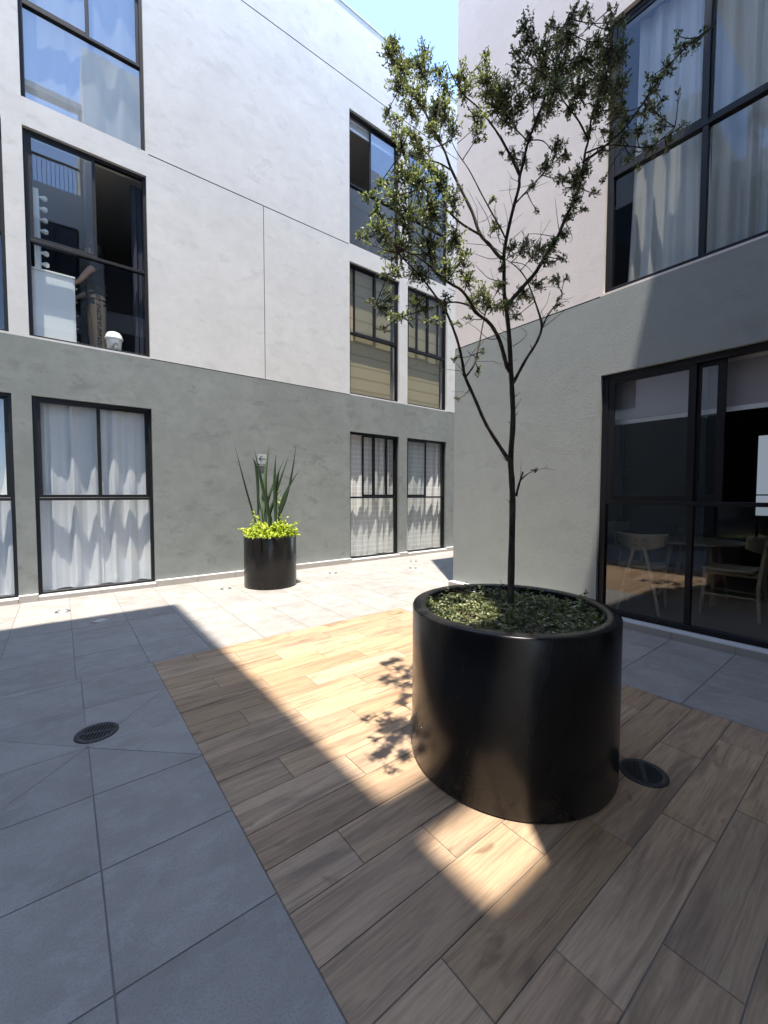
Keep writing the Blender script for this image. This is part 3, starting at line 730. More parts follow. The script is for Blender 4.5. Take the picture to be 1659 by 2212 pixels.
sh_pts = [J[0],J[1],J[2],J[3],J[4],J[8],(0.21,-0.09,1.29),J[12],(-0.225,-0.01,1.2),(0,0,0.90)]
skin_obj('shirt', sh_pts, [(0,1),(1,2),(2,3),(3,4),(3,5),(5,6),(3,7),(7,8),(0,9)], [(.17,.125),(.155,.115),(.165,.12),(.14,.10),.062,.078,.066,.078,.066,(.175,.13)], M['shirt'], pe)
pt_ = NT('tan_trousers'); po_ = pt_.obj(); sx_ = pt_.n('ShaderNodeSeparateXYZ'); pt_.l(po_, sx_.inputs[0])
dots = pt_.noise(po_, 60, 3, 0.6)
band_ = pt_.math('MULTIPLY', pt_.math('GREATER_THAN', sx_.outputs[1], -0.035), pt_.math('LESS_THAN', sx_.outputs[1], 0.02))
pc_ = pt_.mix(pt_.math('MULTIPLY', pt_.math('MULTIPLY', band_, pt_.ramp(dots, [(0.45, 0.0), (0.5, 1.0)])), pt_.math('GREATER_THAN', sx_.outputs[0], 0.1)), (0.40, 0.275, 0.155), (0.03, 0.025, 0.02))
skin_obj('trousers', [J[0], (0,0,0.90), J[16], (0.105,0,0.5), (0.105,0.02,0.12), J[20], (-0.105,0,0.5), (-0.105,0.02,0.12), (0,0,1.0)], [(0,1),(1,2),(2,3),(3,4),(1,5),(5,6),(6,7),(0,8)],
         [(.155,.12),(.15,.12),.115,.10,.085,.115,.10,.085,(.15,.115)], pt_.done(pt_.bsdf(pc_, 0.85)), pe)

# ------------------------------------------------------------------ dining room furniture behind the glazing
ZF = 0.032*S
def dining_chair(x, y, rz, label):
    c = tag(empty('dining_chair', (x*S, y*S, ZF), rz), label, 'chair', 'pale oak dining chairs'); c.scale = (0.93, 1.0, 1.15)
    rows = []
    for j in range(9):
        t = j/8; yy = -0.21 + 0.42*t; w = 0.20 + 0.035*math.sin(math.pi*min(1, t*0.9+0.1))
        rows.append([(w*(2*i/8-1), yy, 0.44 + 0.012*(2*i/8-1)**2 + 0.01*(t-.5)**2) for i in range(9)])
    sm_ = MB(); sm_.grid(rows, 0, True); so = sm_.build('seat', M['chair'], c)
    md = so.modifiers.new('thick', 'SOLIDIFY'); md.thickness = 0.022; md.offset = -1
    rows = []
    for j in range(7):
        t = j/6
        rows.append([(0.27*(2*i/16-1)*(1-0.10*(1-t)*abs(2*i/16-1)), -0.25+0.10*(2*i/16-1)**2-0.02*t, 0.60+0.155*t*(1-0.30*(2*i/16-1)**2)+0.055*(2*i/16-1)**2) for i in range(17)])
    bk = MB(); bk.grid(rows, 0, True); bo = bk.build('backrest', M['chair'], c)
    md = bo.modifiers.new('thick', 'SOLIDIFY'); md.thickness = 0.016; md.offset = 0
    for sx in (-1, 1):
        l = MB(); l.tube([(sx*0.035, -0.275, 0.72), (sx*0.06, -0.272, 0.6), (sx*0.145, -0.25, 0.30), (sx*0.215, -0.275, 0.0)], [0.017, 0.022, 0.021, 0.015], 8); l.build('leg', M['chair'], c)
        l = MB(); l.tube([(sx*0.185, 0.185, 0.435), (sx*0.20, 0.20, 0.2), (sx*0.212, 0.215, 0.0)], [0.021, 0.018, 0.014], 8); l.build('leg', M['chair'], c)
        s = MB(); s.tube([(sx*0.115, -0.25, 0.395), (sx*0.186, 0.19, 0.405)], 0.017, 8); s.tube([(sx*0.17, -0.255, 0.20), (sx*0.20, 0.20, 0.20)], 0.011, 8); s.build('stretcher', M['chair'], c)
        for zz in (0.655, 0.695):
            bt = MB(); bt.lathe([(0, 0.004), (0.007, 0.003), (0.008, 0)], seg=12); b_ = bt.build('bolt', M['ink'], c); b_.location = (sx*0.042, -0.293, zz); b_.rotation_euler = (rad(90), 0, 0)
    return c
dining_chair(3.875, 1.375, rad(-80), 'pale oak dining chair with its curved back to the glass in the left pane')
dining_chair(4.22, 0.864, rad(0), 'pale oak dining chair seen from the side in the right pane')
dining_chair(5.0, 2.0, rad(150), 'pale oak dining chair half hidden by the left frame at the back of the room')
tb = tag(empty('dining_table', (4.62*S, 1.22*S, ZF)), 'round oak dining table between the chairs behind the glass', 'table')
mb = MB(); mb.lathe([(0, 0.735), (0.50, 0.735), (0.52, 0.728), (0.52, 0.712), (0.48, 0.705), (0, 0.705)], seg=64); mb.build('tabletop', M['chair'], tb)
for k in range(4):
    a = rad(45+90*k); l = MB(); l.tube([(0.26*math.cos(a), 0.26*math.sin(a), 0.706), (0.40*math.cos(a), 0.40*math.sin(a), 0.0)], [0.03, 0.018], 10); l.build('leg', M['chair'], tb)
for k, (px, py) in enumerate(((-0.18, 0.1), (-0.08, -0.12), (-0.25, -0.05))):
    gl = tag(empty('wine_glass', (4.62*S+px, 1.22*S+py, ZF+0.7355)), ['clear wine glass at the far side of the table top', 'clear wine glass near the middle of the table top', 'clear wine glass nearest the window on the table top'][k], 'glass', 'wine glasses on the dining table')
    w = MB(); w.lathe([(0.0, 0.004), (0.034, 0.003), (0.004, 0.012), (0.004, 0.09), (0.03, 0.115), (0.038, 0.15), (0.032, 0.19)], seg=28); w.build('goblet', M['glass'], gl)

# ------------------------------------------------------------------ signs
def text_mesh(name, body, size, mat, parent, loc, rot):
    cu = bpy.data.curves.new(name, 'FONT'); cu.body = body; cu.size = size; cu.align_x = 'CENTER'; cu.align_y = 'CENTER'; cu.extrude = 0.0006; cu.space_line = 0.85
    tmp = bpy.data.objects.new(name, cu); COL.objects.link(tmp)
    dg = bpy.context.evaluated_depsgraph_get(); me = bpy.data.meshes.new_from_object(tmp.evaluated_get(dg))
    bpy.data.objects.remove(tmp); me.materials.clear(); me.materials.append(mat)
    o = link_obj(name, me, parent); o.location = loc; o.rotation_euler = rot; return o
def exit_sign(loc, rz, label, plate=M['signgrey']):
    s = tag(empty('exit_sign', loc, rz), label, 'sign', 'evacuation route signs')
    b = MB(); b.box((-0.078, 0.0, 0.075), (0.078, 0.006, 0.235)); bevel(b.build('plate', plate, s), 0.002)
    b = MB(); b.box((-0.066, 0.0005, 0.03), (0.066, 0.005, 0.0735)); b.build('caption_plate', M['ink'], s)
    b = MB(); b.box((-0.062, 0.001, -0.05), (0.062, 0.005, 0.0285)); b.build('lower_plate', M['signdark'], s)
    a = MB()
    a.box((-0.05, -0.0015, 0.149), (0.056, -0.0002, 0.161))
    for sg in (-1, 1):
        a.face([(-0.062, -0.0017, 0.155-0.0005*sg), (-0.045, -0.0017, 0.155-0.0005*sg), (0.006, -0.0017, 0.155+sg*0.051), (-0.011, -0.0017, 0.155+sg*0.051)])
    a.build('arrow', M['ink'], s)
    text_mesh('lettering', 'RUTA DE\nEVACUACION', 0.0195, M['signwhite'], s, (0, -0.0006, 0.052), (rad(90), 0, 0))
    return s
exit_sign((1.976*S, (VA-0.006)*S, 1.335*S-0.03), 0.0, 'small grey exit route sign with black left arrow on the wall behind the flax')
exit_sign((-1.645*S, 3.35*S, 1.335*S-0.03), rad(90), 'small grey evacuation route sign whose mirrored arrow shows in the dining room glass')
for k in range(2):
    cpipe = MB(); cpipe.tube([(-1.62*S, (3.33+0.055*k)*S, 0.0), (-1.62*S, (3.33+0.055*k)*S, 2.3*S)], 0.014, 10)
    tag(cpipe.build('conduit_pipe', M['steel']), ['slim conduit pipe running up the wall behind the second sign', 'slim conduit pipe beside the second sign on the far left wall'][k], 'pipe', 'conduit pipes on the left wall')

# ------------------------------------------------------------------ floor drains and floor lights
def grate(loc, rz, label, r=0.105):
    d = tag(empty('floor_drain', (loc[0]*S, loc[1]*S, 0), rz), label, 'drain', 'slotted floor drains')
    m = MB(); m.lathe([(0, 0.0012), (r*0.99, 0.0012)], seg=64, smooth=False); m.build('hole_shade', M['hole_shade'], d)  # flat black disc, shade of the hole painted as its colour
    m = MB(); m.lathe([(r*0.76, 0.002), (r*0.76, 0.0065), (r*0.95, 0.0065), (r, 0.005), (r*1.005, 0.0015)], seg=72)
    m.box((-0.009, -r*0.77, 0.0022), (0.009, r*0.77, 0.0062))
    n = 9
    for k in range(n+1):
        y = -r*0.70 + 1.40*r*k/n; hw = math.sqrt(max(0.0, (r*0.78)**2 - y*y))
        m.box((-hw, y-0.0036, 0.0023), (-0.009, y+0.0036, 0.0061)); m.box((0.009, y-0.0036, 0.0023), (hw, y+0.0036, 0.0061))
    m.build('grate', M['iron'], d); return d
grate((0.092, 2.06), rad(70), 'black slotted floor drain in the grey tiles')
grate((1.62, 0.555), rad(-62), 'black slotted floor drain in the wood tiles beside the big planter')
def floor_light(u, v, r, label):
    d = tag(empty('floor_light', (u*S, v*S, 0)), label, 'floor light', 'round steel floor fittings')
    m = MB(); m.lathe([(r*0.68, 0.001), (r*0.70, 0.005), (r*0.96, 0.005), (r, 0.001)], seg=48); m.build('ring', M['steel'], d)
    m = MB(); m.lathe([(0, 0.0035), (r*0.66, 0.0025), (r*0.69, 0.0008)], seg=40); m.build('lens', M['lens'], d)
floor_light(-0.015, 4.385, 0.074, 'small round steel floor fitting in the sun below the leftmost curtained window')
floor_light(0.222, 3.90, 0.098, 'larger round steel floor cover lying at the shadow edge')
floor_light(1.338, 4.40, 0.074, 'small round steel floor fitting just left of the small planter')
floor_light(2.675, 4.46, 0.074, 'small round steel floor fitting right of the small planter')
floor_light(4.086, 4.505, 0.074, 'small round steel floor fitting close to the wall by the passage')
floor_light(3.70, 4.088, 0.074, 'small round steel floor fitting out in the floor by the passage')

# ------------------------------------------------------------------ planters
def planter(u, v, r, h, rim, label):
    p = tag(empty('planter', (u*S, v*S, 0)), label, 'planter', 'black round planters')
    m = MB(); e = 0.006
    m.lathe([(r-0.012, 0.0005), (r-0.004, 0.003), (r, 0.012), (r, h-e*2), (r-e*0.6, h-e*0.5), (r-e*1.6, h), (r-rim+e, h), (r-rim+e*0.3, h-e*0.5), (r-rim, h-e*1.6), (r-rim-0.002, h-0.25)], seg=160)
    m.build('pot', M['planter'], p)
    so = MB(); nr = 14; rr = r-rim-0.001
    g = random.Random(4); rows = [[(rr*i/nr*math.cos(2*math.pi*k/48), rr*i/nr*math.sin(2*math.pi*k/48), h-0.062+0.012*math.sin(9*i/nr+k*.7)*(i < nr)+g.uniform(-.006, .006)) for k in range(48)] for i in range(nr+1)]
    so.grid(rows, 0, True, True); so.build('soil', M['soil'], p)
    return p
PB = (1.36, 0.94, 0.378*S, 0.572*S)
planter(*PB, 0.066, 'large black round planter holding the young tree on the wood tiles')
PS = (1.79, 4.30, 0.277*S, 0.54*S)
planter(*PS, 0.03, 'smaller black round planter with golden shrub and flax by the far wall')

# ------------------------------------------------------------------ foliage helpers
class Leaves:
    def __init__(self): self.mb = MB(); self.r = []
    def leaf(self, p, d, n, L, w, r, fold=0.25, tip=0.0):
        d = d.normalized(); s = d.cross(n)
        s = s.normalized() if s.length > 1e-5 else d.orthogonal().normalized()
        n = s.cross(d)
        a = p; m1 = p + d*L*0.45 + n*L*0.06; e = p + d*L - n*L*(0.10+tip)
        l1 = p + d*L*0.42 + s*w*0.5 + n*w*fold; r1 = p + d*L*0.42 - s*w*0.5 + n*w*fold
        l2 = p + d*L*0.80 + s*w*0.42 + n*w*fold*0.5; r2 = p + d*L*0.80 - s*w*0.42 + n*w*fold*0.5
        k = len(self.mb.v)
        self.mb.v += [tuple(a), tuple(m1), tuple(e), tuple(l1), tuple(r1), tuple(l2), tuple(r2)]
        for q in ((0, 1, 3), (0, 4, 1), (1, 2, 5, 3), (1, 4, 6, 2)):
            self.mb.f.append(tuple(k+i for i in q)); self.mb.m.append(0); self.mb.sm.append(False)
        self.r += [r]*7
    def build(self, name, mat, parent=None):
        o = self.mb.build(name, mat, parent)
        at = o.data.attributes.new('rnd', 'FLOAT', 'POINT'); at.data.foreach_set('value', self.r); return o
def rvec(g, k=1.0): return Vector((g.gauss(0, 1), g.gauss(0, 1), g.gauss(0, 1))).normalized()*k

BRANCHES = [
[(1.814,1.254,0.684,0.0185),(1.826,1.261,0.911,0.0174),(1.845,1.272,1.27,0.0157),(1.848,1.28,1.415,0.0150),(1.847,1.289,1.533,0.0144),(1.864,1.29,1.728,0.0135),(1.866,1.301,1.9,0.0126),(1.865,1.307,1.98,0.0122),(1.864,1.323,2.186,0.0113),(1.858,1.336,2.307,0.0107),(1.852,1.348,2.407,0.0102),(1.856,1.353,2.514,0.0097),(1.86,1.357,2.612,0.0092),(1.882,1.349,2.736,0.0086),(1.909,1.336,2.859,0.0080),(1.934,1.324,2.959,0.0075),(1.938,1.325,3.008,0.0073),(1.956,1.316,3.084,0.0069),(1.979,1.306,3.19,0.0064),(2.021,1.282,3.323,0.0057),(2.046,1.268,3.392,0.0054),(2.068,1.256,3.466,0.0050),(2.112,1.232,3.612,0.0043),(2.156,1.209,3.76,0.0036),(2.176,1.202,3.881,0.0030)],
[(1.831,1.288,1.523,0.0105),(1.72,1.314,1.653,0.0094),(1.664,1.324,1.726,0.0088),(1.608,1.329,1.811,0.0082),(1.54,1.335,1.907,0.0074),(1.516,1.33,1.96,0.0069),(1.472,1.321,2.049,0.0062),(1.417,1.32,2.134,0.0054),(1.378,1.322,2.181,0.0050),(1.301,1.334,2.251,0.0041),(1.236,1.345,2.301,0.0035),(1.19,1.354,2.329,0.0030),(1.137,1.363,2.36,0.0025)],
[(1.537,1.333,1.906,0.0050),(1.588,1.324,1.972,0.0045),(1.628,1.329,2.064,0.0040),(1.677,1.342,2.2,0.0032),(1.716,1.345,2.288,0.0027),(1.796,1.33,2.407,0.0020)],
[(1.846,1.302,1.984,0.0115),(1.815,1.299,2.009,0.0111),(1.751,1.282,2.077,0.0101),(1.706,1.273,2.118,0.0095),(1.631,1.268,2.165,0.0086),(1.535,1.274,2.192,0.0076),(1.492,1.266,2.22,0.0070),(1.422,1.261,2.253,0.0062),(1.354,1.263,2.26,0.0055),(1.276,1.263,2.274,0.0046),(1.216,1.257,2.291,0.0039),(1.142,1.253,2.301,0.0030)],
[(1.612,1.29,2.189,0.0050),(1.537,1.295,2.221,0.0045),(1.462,1.305,2.225,0.0041),(1.399,1.313,2.211,0.0037),(1.317,1.321,2.17,0.0033),(1.221,1.328,2.127,0.0027),(1.112,1.332,2.074,0.0020)],
[(1.86,1.287,1.927,0.0085),(1.935,1.27,2.049,0.0074),(2.003,1.251,2.148,0.0065),(2.045,1.246,2.238,0.0058),(2.05,1.264,2.31,0.0052),(2.046,1.301,2.421,0.0044),(2.035,1.344,2.535,0.0035),(2.006,1.395,2.613,0.0027),(1.962,1.456,2.675,0.0020)],
[(2.045,1.246,2.238,0.0040),(2.058,1.223,2.291,0.0032),(2.079,1.192,2.343,0.0024),(2.096,1.164,2.401,0.0015)],
[(1.842,1.324,2.323,0.0105),(1.876,1.292,2.377,0.0101),(1.916,1.255,2.438,0.0096),(1.949,1.224,2.49,0.0092),(1.981,1.193,2.566,0.0087),(2.019,1.156,2.648,0.0082),(2.049,1.125,2.752,0.0075),(2.08,1.095,2.84,0.0069),(2.097,1.074,2.935,0.0063),(2.099,1.07,2.972,0.0061),(2.104,1.061,3.058,0.0056),(2.111,1.051,3.108,0.0052),(2.117,1.039,3.225,0.0045),(2.132,1.022,3.287,0.0041),(2.151,1.001,3.37,0.0036),(2.169,0.977,3.491,0.0028),(2.168,0.969,3.61,0.0020)],
[(2.086,1.039,3.087,0.0050),(2.014,1.045,3.135,0.0042),(1.947,1.056,3.165,0.0036),(1.881,1.067,3.194,0.0030),(1.802,1.064,3.248,0.0020)],
[(2.076,1.058,2.992,0.0060),(2.133,1.007,3.041,0.0055),(2.217,0.933,3.135,0.0048),(2.267,0.888,3.222,0.0042),(2.307,0.851,3.303,0.0037),(2.356,0.807,3.402,0.0031),(2.396,0.771,3.46,0.0027),(2.465,0.709,3.543,0.0020),(2.525,0.655,3.602,0.0015)],
[(2.093,1.047,3.038,0.0045),(2.216,1.003,3.108,0.0038),(2.338,0.953,3.131,0.0032),(2.472,0.898,3.163,0.0025),(2.633,0.846,3.311,0.0015)],
[(1.839,1.341,2.582,0.0095),(1.824,1.354,2.574,0.0094),(1.79,1.388,2.633,0.0089),(1.75,1.427,2.699,0.0084),(1.725,1.46,2.816,0.0078),(1.682,1.509,2.951,0.0069),(1.649,1.546,3.058,0.0063),(1.629,1.572,3.151,0.0057),(1.595,1.608,3.236,0.0052),(1.558,1.653,3.373,0.0044),(1.517,1.695,3.459,0.0038),(1.477,1.736,3.537,0.0033),(1.456,1.764,3.649,0.0026),(1.436,1.792,3.761,0.0020)],
[(1.592,1.605,3.233,0.0040),(1.63,1.61,3.399,0.0028),(1.663,1.609,3.511,0.0019),(1.683,1.605,3.568,0.0015)],
[(1.56,1.656,3.376,0.0040),(1.541,1.654,3.536,0.0027),(1.543,1.64,3.643,0.0019),(1.547,1.632,3.686,0.0015)],
[(1.845,1.342,2.676,0.0045),(1.814,1.349,2.715,0.0042),(1.707,1.376,2.839,0.0033),(1.621,1.394,2.939,0.0025),(1.55,1.413,3.004,0.0019),(1.511,1.418,3.053,0.0015)],
[(1.881,1.323,2.838,0.0045),(1.918,1.316,2.881,0.0042),(1.996,1.299,2.97,0.0036),(2.103,1.275,3.094,0.0029),(2.197,1.259,3.218,0.0021),(2.28,1.244,3.334,0.0015)],
[(1.911,1.308,3,0.0065),(1.84,1.307,3.05,0.0058),(1.749,1.308,3.103,0.0049),(1.679,1.311,3.134,0.0043),(1.592,1.316,3.162,0.0036),(1.494,1.327,3.177,0.0028),(1.415,1.322,3.207,0.0020),(1.375,1.312,3.228,0.0015)],
[(1.947,1.29,3.178,0.0035),(1.952,1.36,3.282,0.0027),(1.945,1.415,3.339,0.0022),(1.931,1.487,3.396,0.0015)],
[(1.947,1.29,3.178,0.0035),(1.937,1.194,3.11,0.0025),(1.898,1.111,2.979,0.0015)],
[(1.914,1.306,3.008,0.0040),(1.963,1.365,3.122,0.0033),(2.024,1.47,3.3,0.0023),(2.073,1.55,3.445,0.0015)],
[(1.728,1.399,2.67,0.0060),(1.548,1.367,2.638,0.0050),(1.361,1.311,2.61,0.0037),(1.235,1.261,2.587,0.0028),(1.112,1.221,2.535,0.0020)],
[(1.41,1.312,2.79,0.0040),(1.337,1.328,2.799,0.0033),(1.246,1.35,2.788,0.0024),(1.164,1.367,2.79,0.0015)],
[(1.217,1.353,2.068,0.0030),(1.139,1.334,2.094,0.0024),(1.049,1.326,2.08,0.0018),(0.972,1.306,2.094,0.0012)],
[(1.855,1.259,1.338,0.0070),(1.857,1.243,1.402,0.0055),(1.862,1.229,1.45,0.0043),(1.861,1.226,1.464,0.0040)],
[(1.861,1.241,1.418,0.0040),(1.878,1.212,1.45,0.0025),(1.898,1.181,1.469,0.0012)],
[(1.814,1.317,2.562,0.0022),(1.741,1.35,2.598,0.0017),(1.618,1.407,2.594,0.0009)],
[(1.87,1.348,2.58,0.0022),(1.923,1.309,2.621,0.0019),(1.988,1.261,2.654,0.0015),(2.057,1.215,2.786,0.0009)],
[(1.808,1.323,2.563,0.0022),(1.761,1.364,2.549,0.0017),(1.692,1.429,2.585,0.0009)],
[(1.866,1.316,2.549,0.0022),(1.877,1.241,2.505,0.0016),(1.865,1.171,2.411,0.0009)],
[(1.83,1.366,2.462,0.0022),(1.738,1.365,2.449,0.0017),(1.619,1.347,2.464,0.0009)],
[(1.854,1.291,2.11,0.0022),(1.906,1.262,2.153,0.0016),(1.92,1.258,2.187,0.0012),(1.901,1.278,2.212,0.0009)],
[(1.829,1.33,2.369,0.0022),(1.811,1.37,2.41,0.0015),(1.792,1.406,2.434,0.0009)],
[(1.819,1.358,2.161,0.0022),(1.801,1.409,2.172,0.0019),(1.789,1.483,2.248,0.0014),(1.764,1.573,2.321,0.0009)],
[(1.834,1.323,2.588,0.0022),(1.879,1.327,2.669,0.0017),(1.973,1.308,2.758,0.0009)],
[(1.839,1.366,2.656,0.0022),(1.784,1.355,2.701,0.0015),(1.734,1.347,2.739,0.0009)],
[(1.755,1.362,2.693,0.0022),(1.803,1.431,2.818,0.0017),(1.854,1.548,2.999,0.0009)],
[(2.058,1.153,2.661,0.0022),(2.032,1.157,2.723,0.0017),(1.996,1.156,2.838,0.0009)],
[(2.086,1.195,2.699,0.0022),(2.006,1.255,2.714,0.0014),(1.96,1.289,2.712,0.0009)],
[(2.093,1.149,2.75,0.0022),(2.179,1.159,2.717,0.0013),(2.193,1.183,2.701,0.0009)],
[(2.003,1.149,2.306,0.0022),(2.127,1.158,2.368,0.0012),(2.163,1.16,2.371,0.0009)],
[(1.976,1.199,2.206,0.0022),(1.962,1.124,2.225,0.0015),(1.948,1.068,2.24,0.0009)],
[(2.005,1.208,2.232,0.0022),(2.079,1.227,2.322,0.0016),(2.201,1.226,2.413,0.0009)],
[(1.844,1.266,1.849,0.0022),(1.925,1.288,1.889,0.0009)],
[(1.849,1.268,1.787,0.0022),(1.96,1.306,1.865,0.0009)],
[(1.881,1.284,1.761,0.0022),(1.795,1.213,1.756,0.0009)],
[(1.862,1.308,1.722,0.0022),(1.872,1.332,1.734,0.0009)],
[(1.834,1.304,1.521,0.0022),(1.881,1.383,1.566,0.0009)],
[(1.838,1.266,1.37,0.0022),(1.909,1.326,1.404,0.0009)],
[(1.861,1.29,1.288,0.0022),(1.709,1.208,1.323,0.0009)],
[(1.97,1.247,2.107,0.0022),(1.901,1.222,2.109,0.0009)],
[(1.662,1.441,1.943,0.0022),(1.557,1.38,1.946,0.0009)]]
CLUMPS = [
(1.502,1.839,3.806,0.076,0.061),(1.366,1.691,3.543,0.079,0.065),(1.599,1.854,3.755,0.095,0.084),(1.389,1.645,3.378,0.088,0.065),(1.554,1.653,3.63,0.048,0.087)
,(1.495,1.608,3.49,0.075,0.075),(1.671,1.667,3.63,0.065,0.06),(1.552,1.493,3.36,0.057,0.06),(1.419,1.558,3.291,0.086,0.059),(1.682,1.694,3.449,0.082,0.092)
,(1.57,1.779,3.447,0.102,0.046),(1.15,1.407,2.927,0.047,0.035),(1.515,1.928,3.508,0.042,0.037),(1.538,1.479,3.232,0.064,0.064),(1.311,1.46,2.975,0.076,0.055)
,(1.045,1.244,2.686,0.046,0.056),(1.382,1.498,2.969,0.057,0.066),(1.49,1.335,3.257,0.042,0.072),(1.567,1.374,3.27,0.066,0.062),(1.719,1.389,3.49,0.028,0.079)
,(1.723,1.379,3.386,0.079,0.079),(1.808,1.352,3.371,0.094,0.084),(1.842,1.394,3.34,0.106,0.072),(1.596,1.329,3.113,0.075,0.048),(1.861,1.333,3.258,0.081,0.062)
,(1.593,1.298,3.032,0.061,0.035),(1.897,1.304,3.342,0.062,0.062),(1.637,1.521,3.22,0.048,0.081),(1.158,1.203,2.614,0.04,0.036),(1.51,1.536,3.156,0.065,0.06)
,(1.061,1.241,2.565,0.081,0.053),(1.106,1.419,2.652,0.051,0.031),(1.087,1.501,2.643,0.06,0.024),(1.096,1.339,2.547,0.079,0.053),(1.034,1.12,2.449,0.069,0.069)
,(1.268,1.247,2.626,0.057,0.069),(1.152,1.317,2.485,0.099,0.072),(0.944,1.233,2.309,0.068,0.051),(1.063,1.515,2.473,0.044,0.036),(1.246,1.272,2.515,0.093,0.081)
,(1.44,1.328,2.679,0.055,0.076),(1.182,1.412,2.409,0.105,0.081),(1.256,1.287,2.379,0.098,0.082),(1.512,1.386,2.548,0.075,0.089),(1.253,1.355,2.295,0.093,0.057)
,(1.027,1.268,2.211,0.061,0.043),(1.297,1.239,2.281,0.078,0.055),(1.326,1.159,2.3,0.049,0.057),(1.472,1.269,2.315,0.063,0.05),(0.993,1.313,2.446,0.039,0.036)
,(1.029,1.407,2.151,0.035,0.015),(0.993,1.273,2.058,0.053,0.036),(0.98,1.148,1.975,0.057,0.027),(1.233,1.332,2.155,0.084,0.044),(1.201,1.202,2.046,0.056,0.026)
,(1.126,1.444,2.06,0.028,0.028),(1.332,1.271,2.18,0.052,0.04),(1.392,1.261,2.098,0.029,0.016),(1.651,1.42,2.236,0.024,0.031),(1.009,1.246,2.101,0.042,0.028)
,(1.687,1.363,2.341,0.079,0.06),(1.783,1.324,2.405,0.047,0.047),(1.759,1.355,2.301,0.095,0.047),(1.764,1.253,2.273,0.082,0.046),(1.958,1.299,2.396,0.083,0.049)
,(2.25,1.401,2.585,0.082,0.044),(2.131,1.222,2.506,0.065,0.03),(2.237,1.222,2.544,0.031,0.021),(2.064,1.427,2.35,0.069,0.024),(1.631,1.374,2.295,0.046,0.046)
,(2,1.413,2.701,0.062,0.046),(2.079,1.385,2.737,0.062,0.062),(2.1,1.3,2.673,0.076,0.061),(1.966,1.141,2.584,0.069,0.06),(2.076,1.154,2.681,0.038,0.048)
,(1.976,1.18,2.518,0.061,0.033),(2.007,1.111,2.522,0.037,0.023),(1.845,1.41,2.752,0.034,0.059),(1.829,1.345,2.528,0.034,0.034),(2.075,1.305,2.88,0.023,0.018)
,(2.123,1.157,2.795,0.039,0.048),(1.981,1.044,2.744,0.049,0.058),(2.091,1.109,2.916,0.075,0.071),(2.107,1.066,2.962,0.079,0.065),(2.138,1.195,3.005,0.049,0.049)
,(2.019,1.216,3.037,0.062,0.057),(1.948,1.249,2.927,0.028,0.028),(2.201,1.055,2.889,0.038,0.024),(1.985,1.388,3.173,0.055,0.05),(2.049,1.373,3.166,0.041,0.046)
,(1.76,1.317,3.037,0.021,0.014),(2.047,1.036,2.735,0.032,0.027),(2.379,1.104,3.055,0.03,0.02),(1.714,1.318,2.801,0.021,0.032),(1.91,1.293,3.711,0.052,0.066)
,(1.967,1.302,3.667,0.062,0.062),(1.927,1.357,3.628,0.034,0.073),(1.903,1.316,3.489,0.062,0.028),(2.15,1.288,3.862,0.035,0.055),(2.316,1.34,3.94,0.08,0.08)
,(1.972,1.225,3.58,0.061,0.07),(2.199,1.196,3.864,0.044,0.079),(2.272,1.248,3.837,0.066,0.087),(2.421,1.245,4.091,0.053,0.042),(2.345,1.126,3.765,0.065,0.07)
,(2.054,0.945,3.509,0.043,0.052),(2.222,1.002,3.739,0.042,0.032),(2.396,1.025,3.836,0.029,0.049),(2.142,1.07,3.711,0.023,0.032),(2.118,1.319,3.632,0.106,0.081)
,(2.059,1.173,3.503,0.099,0.085),(2.21,1.131,3.586,0.102,0.087),(2.365,1.084,3.667,0.099,0.099),(2.267,0.972,3.541,0.042,0.093),(1.889,1.22,3.332,0.078,0.055)
,(1.743,1.013,3.096,0.093,0.06),(1.973,1.029,3.248,0.1,0.07),(2.322,1.085,3.501,0.103,0.089),(2.151,0.931,3.287,0.053,0.08),(2.161,1.308,3.455,0.092,0.051)
,(1.952,1.061,3.168,0.066,0.04),(2.095,0.998,3.197,0.076,0.063),(2.313,1.007,3.323,0.072,0.072),(1.953,1.407,3.511,0.045,0.04),(2.156,0.98,3.113,0.055,0.045)
,(2.357,1,3.208,0.058,0.053),(2.268,0.942,3.209,0.042,0.055),(2.295,1.064,3.143,0.049,0.034),(2.159,1.073,3.177,0.033,0.042),(2.12,1.225,3.181,0.059,0.054)
,(2.249,1.244,3.208,0.051,0.046),(2.181,1.381,3.442,0.053,0.053),(2.038,1.345,3.269,0.045,0.04),(2.541,0.94,3.426,0.05,0.06),(2.178,0.771,3.205,0.05,0.05)
,(2.347,0.792,3.388,0.04,0.053),(2.572,0.812,3.627,0.048,0.048),(2.586,0.756,3.617,0.047,0.033),(2.468,0.797,3.62,0.018,0.037),(2.608,0.725,3.673,0.03,0.028)
,(2.496,0.931,3.535,0.039,0.02),(2.396,0.927,3.222,0.062,0.033),(2.606,0.916,3.348,0.075,0.035),(2.666,0.872,3.278,0.05,0.03),(2.567,0.944,3.225,0.076,0.035)
,(2.319,0.936,3.052,0.047,0.031),(2.505,0.968,3.113,0.04,0.02),(2.645,0.881,3.205,0.025,0.025),(2.578,0.818,3.434,0.034,0.012),(2.391,0.827,3.284,0.027,0.023)
,(2.514,0.773,3.197,0.021,0.037),(2.349,0.893,3.246,0.046,0.033),(1.594,1.445,2.034,0.035,0.016),(1.684,1.386,2.049,0.016,0.016),(1.672,1.368,1.973,0.026,0.033)
,(1.643,1.312,2.044,0.023,0.014),(1.469,1.315,1.791,0.022,0.013),(2.004,1.247,1.474,0.022,0.01),(1.985,1.123,2.305,0.023,0.046)]
